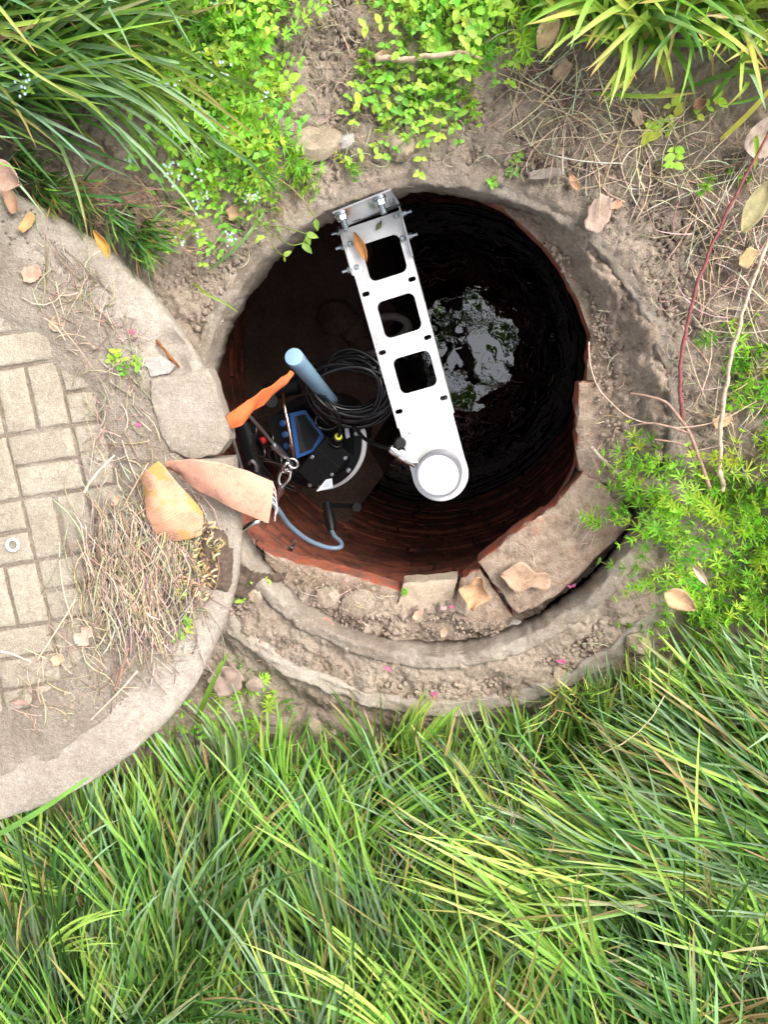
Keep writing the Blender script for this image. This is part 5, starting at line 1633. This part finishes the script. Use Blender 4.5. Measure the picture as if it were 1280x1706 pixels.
twig('twig', [(985, 745, -.05), (1000, 760, -.045), (1018, 778, -.045), (1038, 798, -.04)], .0042, (.36, .29, .235), 'short grey stick lying on the right ledge brick')
twig('twig', [(630, 98, .05), (680, 96, .06), (740, 93, .065), (770, 88, .06), (803, 98, .045)], .0052, (.46, .34, .24), 'thick tan stick lying across the top weeds')
twig('twig', [(556, 30, .03), (570, 60, .03), (584, 92, .025)], .0022, (.45, .32, .24), 'short dry stick on the bare soil at the top')
twig('twig', [(0, 1085, .31), (20, 1090, .305), (52, 1103, .30)], .0018, (.62, .50, .38), 'thin pale stalk at the left edge of the cover')
twig('twig', [(125, 1000, .24), (100, 1040, .245), (62, 1100, .26)], .0018, (.56, .43, .31), 'pale straw lying slanting on the lower pavers')
twig('twig', [(228, 1118, .21), (200, 1150, .22), (150, 1200, .235)], .0022, (.52, .40, .29), 'tan stalk lying on the lower edge of the cover')
twig('twig', [(190, 1150, .225), (205, 1110, .23), (215, 1080, .225)], .0036, (.25, .15, .11), 'short brown stick on the sand of the cover')
twig('twig', [(140, 820, .23), (160, 790, .235), (190, 758, .225)], .0026, (.64, .52, .38), 'pale straw stalk lying upward on the middle of the cover')
twig('twig', [(102, 545, .22), (130, 580, .22), (152, 612, .215)], .0016, (.34, .25, .18), 'dark thin stalk on the sandy upper cover')

def dead_leaf(px, py, z, L, W, rot, col, label, name='dry_leaf', shape='ovate', curl=.35, bend=.3, seed=0, onlid=False, tilt=0.0, hole=False, cat='leaf'):
    """dry leaf: gridded blade with curled sides, ragged edge, midrib fold and stalk"""
    base = PL(px, py, z) if onlid else P(px, py, z)
    rr = random.Random(seed * 7 + 3)
    nL, nW = 14, 8
    V, F, UV = [], [], []
    R_ = Matrix.Rotation(rot, 3, 'Z') @ Matrix.Rotation(tilt, 3, 'Y')
    for i in range(nL + 1):
        t = i / nL
        if shape == 'ovate': w = math.sin(math.pi * min(1, t ** .8 * .96 + .03)) ** .75
        elif shape == 'lance': w = math.sin(math.pi * (t * .96 + .02)) ** .9
        elif shape == 'torn': w = .55 + .45 * math.sin(math.pi * (t * .9 + .05)) + .28 * noise.noise(Vector((t * 5, seed, 0)))
        else: w = (math.sin(math.pi * (t * .94 + .03)) ** .6) * (1 + .35 * math.cos(t * 9.5 + seed))
        for k in range(nW + 1):
            s = 2 * k / nW - 1
            rag = 1 + (.16 if shape in ('torn', 'lobed') else .06) * noise.noise(Vector((t * 9, s * 2, seed * 3.1))) * (abs(s) ** 2)
            y = s * w * W * .5 * rag
            x = (t - .5) * L + (.05 * L * noise.noise(Vector((s * 3, seed, 2))) if shape == 'torn' and i in (0, nL) else 0)
            zz = curl * W * .5 * (abs(s) ** 1.8) * (.5 + .9 * noise.noise(Vector((t * 2, seed, s))) + .3) + bend * L * .5 * ((2 * t - 1) ** 2) * .5 + .05 * W * noise.noise(Vector((t * 4, s * 2, seed)))
            v = R_ @ Vector((x, y, zz + .003))
            if onlid: v = Vector((v.x, v.y, v.z + GX * v.x + GY * v.y))
            V.append(base + v); UV.append((t, (s + 1) / 2))
    m = nW + 1
    for i in range(nL):
        for k in range(nW):
            if hole and i in (6, 7) and k == 5: continue
            F.append((i * m + k, i * m + k + 1, (i + 1) * m + k + 1, (i + 1) * m + k))
    mb = MB(); mb.add(V, F, col)
    o = mb.build(name, M['dryleaf'], None, True)
    uvl = o.data.uv_layers.new(name='UVMap')
    for lp in o.data.loops: uvl.data[lp.index].uv = UV[lp.vertex_index]
    sol = o.modifiers.new('thickness', 'SOLIDIFY'); sol.thickness = .0006
    return tag(o, label, cat, 'fallen dry leaves' if cat == 'leaf' else None)
PINK, TAN, GREY, OR, BEI, OLV = (.52, .32, .25), (.60, .42, .28), (.37, .30, .265), (.55, .26, .09), (.62, .49, .36), (.36, .34, .18)
DL = [
 (602, 412, ZB + .012, .064, .020, -1.15, OR, 'curled orange-brown leaf lying on the bracket by its first window', 'lance', .5, .25, 1, False),
 (792, 985, -.045, .075, .052, 1.35, (.50, .32, .19), 'tan curled leaf standing on the lower ledge between the bricks', 'lobed', .5, .5, 2, False),
 (876, 962, -.052, .105, .056, -.12, (.44, .31, .22), 'large pale crumbling leaf flat on the big lower ledge brick', 'lobed', .12, .08, 3, False),
 (998, 357, .022, .062, .040, 1.2, (.46, .35, .30), 'torn greyish leaf resting on the upper right of the rim', 'torn', .2, .2, 4, False),
 (1132, 998, .10, .064, .040, -.5, (.50, .34, .20), 'pale tan leaf lying in the bright weeds on the right', 'ovate', .3, .3, 5, False),
 (378, 1132, .0, .078, .070, .6, (.34, .27, .24), 'broad grey-pink leaf with a hole beside the lower edge of the cover', 'torn', .15, .1, 6, False),
 (174, 408, .185, .050, .018, -1.1, (.60, .30, .06), 'orange curled leaf on the upper edge of the cover', 'lance', .7, .4, 7, False),
 (14, 297, .26, .060, .048, -.4, (.44, .31, .25), 'large pinkish-grey curled leaf at the left edge above the cover', 'ovate', .5, .4, 8, False),
 (1268, 232, .06, .065, .050, 1.3, (.50, .42, .37), 'broad pale grey leaf at the right edge under the grass tuft', 'ovate', .3, .3, 9, False),
 (1258, 345, .07, .095, .036, 1.15, OLV, 'long olive-grey dried leaf at the right edge among straw', 'lance', .5, .2, 10, False),
 (908, 290, .02, .056, .018, .1, (.34, .31, .29), 'grey strip-like leaf on the soil above the rim', 'torn', .1, .1, 11, False),
 (957, 305, .022, .034, .015, -1.0, (.55, .32, .19), 'small orange-tan leaf beside the grey strip-like leaf', 'lance', .3, .3, 12, False),
 (1026, 342, .022, .022, .014, .2, (.55, .33, .22), 'small tan leaf scrap right of the torn leaf on the rim', 'torn', .2, .2, 13, False),
 (1022, 505, -.05, .042, .024, .9, (.50, .42, .33), 'pale oval leaf on the right ledge brick', 'lance', .2, .2, 14, False),
 (913, 55, .07, .070, .034, 1.2, (.60, .45, .28), 'tan leaf hanging among the top weeds beside the tuft', 'lance', .4, .3, 15, False),
 (1164, 176, .03, .022, .020, .4, (.40, .24, .15), 'small brown nut-shaped leaf curl below the right tuft', 'ovate', .9, .5, 16, False),
 (936, 120, .03, .036, .024, .9, (.62, .46, .35), 'pinkish-tan leaf scrap in the dry grass below the tuft', 'torn', .3, .3, 17, False),
 (1062, 197, .03, .026, .018, 1.9, (.58, .44, .34), 'pale leaf scrap under the blades of the right tuft', 'torn', .3, .3, 18, False),
 (1165, 955, .11, .050, .014, -.9, (.58, .46, .33), 'curled pale dry leaf standing in the cleavers', 'lance', .8, .4, 19, False),
 (55, 457, .004, .034, .028, .3, (.60, .37, .29), 'pinkish leaf on the sand of the upper cover', 'torn', .3, .2, 20, True),
 (48, 372, .004, .038, .018, .9, (.60, .38, .18), 'orange-tan leaf on the upper cover near the left edge', 'torn', .4, .3, 21, True),
 (22, 335, .006, .045, .022, -1.2, (.46, .29, .20), 'brown curled leaf on the cover under the pinkish-grey leaf', 'torn', .6, .4, 22, True),
 (142, 1058, .006, .040, .030, .9, (.66, .43, .36), 'pale pink ragged leaf on the sandy lower cover', 'lobed', .3, .3, 23, True),
 (98, 1098, .004, .026, .022, .4, (.58, .42, .28), 'small tan leaf left of the lower stalks on the cover', 'torn', .2, .2, 24, True),
 (117, 1158, .004, .026, .016, -.9, (.56, .47, .36), 'pale oval leaf lying on the lower pavers', 'lance', .2, .2, 25, True),
 (35, 1168, .004, .026, .011, .1, (.55, .26, .24), 'reddish leaf on the pavers at the lower left', 'lance', .3, .3, 26, True),
 (128, 1180, .004, .020, .018, .1, (.60, .42, .30), 'small light leaf scrap beside the pale oval leaf', 'torn', .2, .2, 27, True),
 (97, 538, .003, .034, .030, .8, (.46, .37, .27), 'pale leaf pressed flat on an upper paver', 'ovate', .05, .05, 28, True),
 (196, 833, .006, .026, .015, .7, (.60, .42, .31), 'small tan leaf in the straw left of the folded strap', 'lance', .3, .3, 29, True),
 (697, 1022, -.055, .030, .016, .8, (.52, .38, .29), 'small brown leaf in the dirt beside the grey ledge stone', 'torn', .3, .3, 30, False),
 (546, 1035, -.04, .030, .018, -.3, (.58, .33, .22), 'reddish leaf scrap on the lower left ledge dirt', 'torn', .3, .3, 31, False),
 (1203, 700, .03, .034, .024, .5, (.58, .40, .24), 'tan leaf in the weeds behind the long pale stick', 'torn', .3, .3, 32, False),
 (1245, 430, .04, .034, .024, 1.1, (.58, .42, .22), 'yellow-tan leaf beside the top of the pale stick', 'torn', .3, .3, 33, False),
 (740, 1052, -.05, .026, .016, 1.3, (.55, .40, .30), 'small tan leaf in the crevice below the standing leaf', 'lance', .3, .3, 34, False),
 (395, 355, .015, .034, .028, .3, (.52, .34, .24), 'crumpled leaf on the soil beside the trailing weed', 'torn', .3, .3, 35, False),
 (640, 655 - 560, .03, .030, .02, .3, (.50, .36, .24), 'brown leaf at the end of the thick tan stick', 'torn', .3, .3, 36, False),
 (905, 1215, .0, .060, .026, .5, (.52, .44, .33), 'dull beige leaf half hidden in the grass under the rim', 'lance', .2, .2, 37, False),
 (468, 160, .02, .040, .012, 1.75, (.50, .30, .19), 'narrow reddish leaf at the edge of the upper left weeds', 'lance', .3, .2, 38, False),
 (632, 376, ZB + .006, .022, .010, 1.0, (.16, .20, .09), 'dark green leaf scrap on the top of the bracket', 'lance', .2, .2, 39, False),
]
for (px, py, z, L, W, rot, col, lab, shp, cu_, be, sd_, onl) in DL:
    dead_leaf(px, py, z, L, W, rot, col, lab, 'dry_leaf', shp, cu_, be, sd_, onl, hole=(sd_ == 6))
# pink petals
for i, (px, py, z, onl, lab) in enumerate(((172, 541, .004, True, 'crumpled magenta petal on the sandy cover'), (219, 549, .004, True, 'single magenta petal on the concrete of the cover'), (300, 984, .012, True, 'magenta petal in the straw at the cover edge'), (236, 707, .008, True, 'magenta petal beside the cracked-off rim piece'),
        (648, 1112, .012, False, 'pink petal on the lower lip of the rim'), (725, 1157, -.01, False, 'pink petal between the two rim rings'), (575, 968, -.06, False, 'pale pink petal on the lower left ledge'), (740, 1016, -.055, False, 'pale pink petal near the grey ledge stone'), (757, 1011, -.055, False, 'pink petal beside the standing tan leaf'), (935, 1103, .0, False, 'dark pink petal cluster on the dirt right of the lower rim'), (954, 978, -.07, False, 'magenta petal in the crevice of the right lower ledge'))):
    V, F, C = [], [], []
    b = PL(px, py, z) if onl else P(px, py, z)
    for k in range(3 if i in (0, 5, 9) else 2):
        a = rnd.uniform(0, 6.28)
        leaf_strip(V, F, C, b, Vector((math.cos(a), math.sin(a), .3)).normalized(), Vector((0, 0, 1)), .012, .007, vary((.55, .14, .28) if 'pale' not in lab else (.72, .42, .42), .12), 4, .1, 'ovate')
    o = np_mesh('petal', np.array([tuple(v) for v in V]), np.array(F), np.array(C), M['petal'], True)
    tag(o, lab, 'petal', 'fallen pink petals')
# stones one can tell apart
ST = [
 (528, 240, .010, 34, .45, 'stone_tan', 'flat tan stone half buried in the soil above the rim', (1.3, .75), .1),
 (640, 168, .012, 17, .5, 'stone_grey', 'upright grey stone shard in the soil at the top', (.55, 1.3), .25),
 (598, 160, .010, 14, .5, 'stone_grey', 'small squarish grey stone left of the grey shard', (1, 1), .1),
 (668, 245, .010, 22, .5, 'stone_tan', 'angular brown stone just above the rim', (1.05, .9), .4),
 (578, 236, .010, 14, .6, 'stone_grey', 'dark grey pebble beside the flat tan stone', (1.2, .8), .6),
 (487, 128, .010, 22, .5, 'stone_grey', 'grey stone at the edge of the upper left weeds', (.8, 1.25), .3),
 (538, 120, .012, 20, .5, 'clod', 'crumbly soil clod on the bare patch at the top', (1.1, .9), .2),
 (792, 176, .012, 12, .5, 'stone_tan', 'small tan stone in the soil below the top weeds', (1, .9), .2),
 (523, 1212, -.02, 17, .6, 'stone_tan', 'pale tan pebble at the edge of the long grass below the rim', (.9, 1.1), .2),
 (552, 1226, -.02, 13, .6, 'stone_tan', 'smaller tan pebble next to the pale one below the rim', (1.1, .8), .9),
 (362, 1232, -.02, 14, .6, 'stone_tan', 'beige pebble in the weeds under the cover edge', (.8, 1.3), 2.2),
 (425, 1140, -.01, 18, .5, 'clod', 'brown stone by the lower left of the outer ring', (1, .9), .2),
 (1065, 1075, .0, 24, .5, 'stone_tan', 'rounded tan stone at the lower right of the rim', (1.1, .8), -.7),
 (545, 995, -.058, 24, .5, 'clod', 'brown earth lump on the lower left ledge', (1, .9), .2),
 (600, 1005, -.062, 30, .45, 'clod', 'broad earth lump on the lower ledge next to the straight brick edge', (1.1, .9), .2),
 (425, 990, -.012, 16, .6, 'stone_tan', 'stone lump on the lip below the cover edge', (1, 1), .2),
 (320, 1262, -.02, 30, .4, 'clod', 'large flat stone in the shade under the cover', (1.4, .9), .3),
 (905, 1195, -.02, 16, .4, 'stone_tan', 'flat tan stone in the grass under the outer ring', (1.3, .7), .3),
 (935, 1130, -.015, 18, .5, 'stone_tan', 'upright tan stone at the lower right between the rings', (.8, 1.4), .4),
 (860, 1045, -.085, 15, .6, 'stone_grey', 'grey pebble on the lip at the lower right', (1, .9), .3),
]
for i, (px, py, z, r, sq, mt, lab, stc, rot) in enumerate(ST):
    tag(rock('stone', P(px, py, z), S(r, z), 11.3 + i * 2.7, mt, sq, None, stc, rot), lab, 'stone', 'stones in the soil')
# crumbs of earth and grit
def grit(name, label, spots, rad, base, mat):
    icos = [(0, 0, 1), (.894, 0, .447), (.276, .851, .447), (-.724, .526, .447), (-.724, -.526, .447), (.276, -.851, .447), (.724, .526, -.447), (-.276, .851, -.447), (-.894, 0, -.447), (-.276, -.851, -.447), (.724, -.526, -.447), (0, 0, -1)]
    fc = [(0, 1, 2), (0, 2, 3), (0, 3, 4), (0, 4, 5), (0, 5, 1), (1, 6, 2), (2, 7, 3), (3, 8, 4), (4, 9, 5), (5, 10, 1), (6, 7, 2), (7, 8, 3), (8, 9, 4), (9, 10, 5), (10, 6, 1), (11, 7, 6), (11, 8, 7), (11, 9, 8), (11, 10, 9), (11, 6, 10)]
    ic = np.array(icos); fa = np.array(fc)
    V, F = [], []
    for i, (px, py) in enumerate(spots):
        q = base(px, py); r = rad[0] + (rad[1] - rad[0]) * rnd.random() ** 3
        v = ic * rng.uniform(.6, 1.15, (12, 1)) * r * rng.uniform(.6, 1.2, (1, 3)) * np.array([1, 1, .75])
        V.append(v + np.array(q)); F.append(fa + i * 12)
    return np_mesh(name, np.concatenate(V), np.concatenate(F), np.ones((len(spots) * 12, 3)), M[mat], False, 'stuff', label, 'grit')
soilpoly = [(430, 0), (640, -30), (760, 120), (900, 150), (1080, 260), (1200, 420), (1250, 700), (1150, 760), (1120, 560), (980, 340), (820, 270), (640, 265), (480, 330), (380, 470), (330, 560), (270, 470), (400, 330), (500, 230), (480, 120)]
grit('soil_crumbs', 'crumbs of earth on the bare soil around the rim', sample(soilpoly, 5200), (.0010, .010), lambda a, b: gp(a, b, .002), 'clod')
grit('rim_crumbs', 'crumbs of earth between the two rim rings', sample([(400, 1000), (470, 1060), (560, 1110), (700, 1150), (860, 1130), (960, 1080), (1060, 990), (1090, 1050), (900, 1180), (640, 1190), (480, 1130), (390, 1070), (370, 1000)], 2200), (.0012, .009), lambda a, b: gp(a, b, .002), 'clod')
grit('ledge_crumbs', 'earth and grit on the brick ledge', sample([(450, 930), (660, 990), (650, 1058), (560, 1055), (470, 985)], 420) + sample([(655, 1030), (740, 1030), (860, 1035), (820, 1062), (640, 1066)], 300) + sample([(985, 470), (1100, 640), (1080, 800), (1000, 790), (985, 620)], 700) + sample([(905, 400), (960, 420), (1040, 500), (1090, 620), (1000, 600), (985, 520)], 500), (.001, .007), lambda a, b: P(a, b, -.058), 'clod')
grit('cover_grit', 'sand and grit drifted on the cover', sample([(0, 340), (60, 350), (240, 560), (260, 760), (230, 830), (150, 800), (130, 640), (0, 440)], 650) + sample([(120, 1010), (360, 990), (300, 1120), (60, 1260), (0, 1280), (0, 1150)], 520), (.0006, .0035), lambda a, b: PL(a, b, .002), 'sand')
# soil heaped where the cover edge meets the rim
def heap():
    V, F = [], []
    n = 60
    cx, cy = P(392, 935, .0)[:2]
    for j in range(n):
        for i in range(n):
            x = cx + (i / (n - 1) - .5) * .26; y = cy + (j / (n - 1) - .5) * .30
            d = math.hypot((x - cx) / .10, (y - cy) / .14)
            z = -.045 + .078 * (1 - smooth(.1, 1.1, d)) - .10 * smooth(.85, 1.15, d) + .016 * fbm(x, y, 3, 25, 4) + .007 * abs(fbm(x, y, 4, 90, 3))
            V.append((x, y, z))
    for j in range(n - 1):
        for i in range(n - 1):
            q = (j * n + i, j * n + i + 1, (j + 1) * n + i + 1, (j + 1) * n + i)
            mx_ = sum(V[k][0] for k in q) / 4; my_ = sum(V[k][1] for k in q) / 4
            if math.hypot(mx_ - BC.x, my_ - BC.y) > BR + .010 and math.hypot((mx_ - cx) / .10, (my_ - cy) / .14) < 1.12: F.append(q)
    mb = MB(); mb.add(V, F)
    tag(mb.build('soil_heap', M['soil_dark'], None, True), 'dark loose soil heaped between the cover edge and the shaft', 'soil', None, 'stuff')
heap()
def lid_heap():
    V, F = [], []
    n = 56
    cx, cy = LL(362, 930)
    for j in range(n):
        for i in range(n):
            x = cx + (i / (n - 1) - .5) * .15; y = cy + (j / (n - 1) - .5) * .24
            d = math.hypot((x - cx) / .065, (y - cy) / .11)
            h = -.022 + .036 * (1 - smooth(.2, 1.05, d + .25 * fbm(x, y, 2, 18, 3))) + .008 * fbm(x, y, 3, 30, 4) * (1 - smooth(.6, 1.1, d)) + .004 * abs(fbm(x, y, 4, 90, 3)) * (1 - smooth(.6, 1.1, d))
            over = math.hypot(x, y) - (LID_R - .012)
            if over > 0: h -= over * 1.6
            V.append(lidw(x, y, h))
    for j in range(n - 1):
        for i in range(n - 1):
            q = (j * n + i, j * n + i + 1, (j + 1) * n + i + 1, (j + 1) * n + i); c = LMI @ (sum((V[k] for k in q), Vector()) / 4)
            if math.hypot(c.x, c.y) < LID_R - .006: F.append(q)
    mb = MB(); mb.add(V, F)
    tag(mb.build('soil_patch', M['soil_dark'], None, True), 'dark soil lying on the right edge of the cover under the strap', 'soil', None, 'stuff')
lid_heap()
# flecks drifting on the water
mb = MB()
for i in range(150):
    a = rnd.uniform(0, 6.28); r = .54 * math.sqrt(rnd.random()); x, y = BC.x + r * math.cos(a), BC.y + r * math.sin(a)
    b = rnd.uniform(0, 6.28); L = rnd.uniform(.003, .03) if rnd.random() < .4 else rnd.uniform(.002, .007)
    d = Vector((math.cos(b), math.sin(b), 0)) * L
    q = Vector((x, y, WATER_Z + .001)); mb.tube([q - d, q + Vector((d.y, -d.x, 0)) * .2, q + d], rnd.uniform(.0008, .0022), 4, vary((.55, .52, .48), .3))
tag(mb.build('floating_flecks', M['straw'], None), 'pale flecks and bits of straw floating on the dark water', 'floating litter', None, 'stuff')
# ================================================================== OVERHANGING BRANCH (seen mirrored in the water)
def overhang():
    root = thing('tree_branch', 'leafy branch hanging high over the shaft, mirrored in the dark water', 'tree branch', (1.6, 1.9, 3.4))
    rr = random.Random(5)
    limbs = []
    def limb(a, b, r0, r1):
        c = catmull([a, a.lerp(b, .35) + Vector((rr.gauss(0, .06), rr.gauss(0, .06), .06)), a.lerp(b, .7) + Vector((rr.gauss(0, .06), rr.gauss(0, .06), .05)), b], 6)
        mb = MB(); mb.tube(c, [r0 + (r1 - r0) * i / len(c) for i in range(len(c))], 8, (.16, .12, .09)); mb.build('limb', M['twig'], root, True)
        return c
    main = limb(Vector((1.6, 1.9, 3.4)), Vector((-.75, -.55, 3.75)), .045, .012)
    V, F, C = [], [], []
    for i in range(6, len(main), 2):
        for s in (-1, 1):
            b = main[i] + Vector((s * rr.uniform(.25, .6), -s * rr.uniform(.2, .55), rr.uniform(-.1, .2)))
            c = limb(main[i], b, .010, .003)
            for k in range(3, len(c)):
                for _ in range(8):
                    a = rr.uniform(0, 6.28); d = Vector((math.cos(a), math.sin(a), rr.uniform(-.5, .2))).normalized()
                    leaf_strip(V, F, C, c[k] + Vector((rr.gauss(0, .05), rr.gauss(0, .05), rr.gauss(0, .04))), d, Vector((0, 0, 1)), rr.uniform(.06, .10), rr.uniform(.03, .05), vary((.035, .07, .018)), 4, .2, 'ovate')
    np_mesh('foliage', np.array([tuple(v) for v in V]), np.array(F), np.array(C), M['weed'], True, None, None, None, root)
overhang()
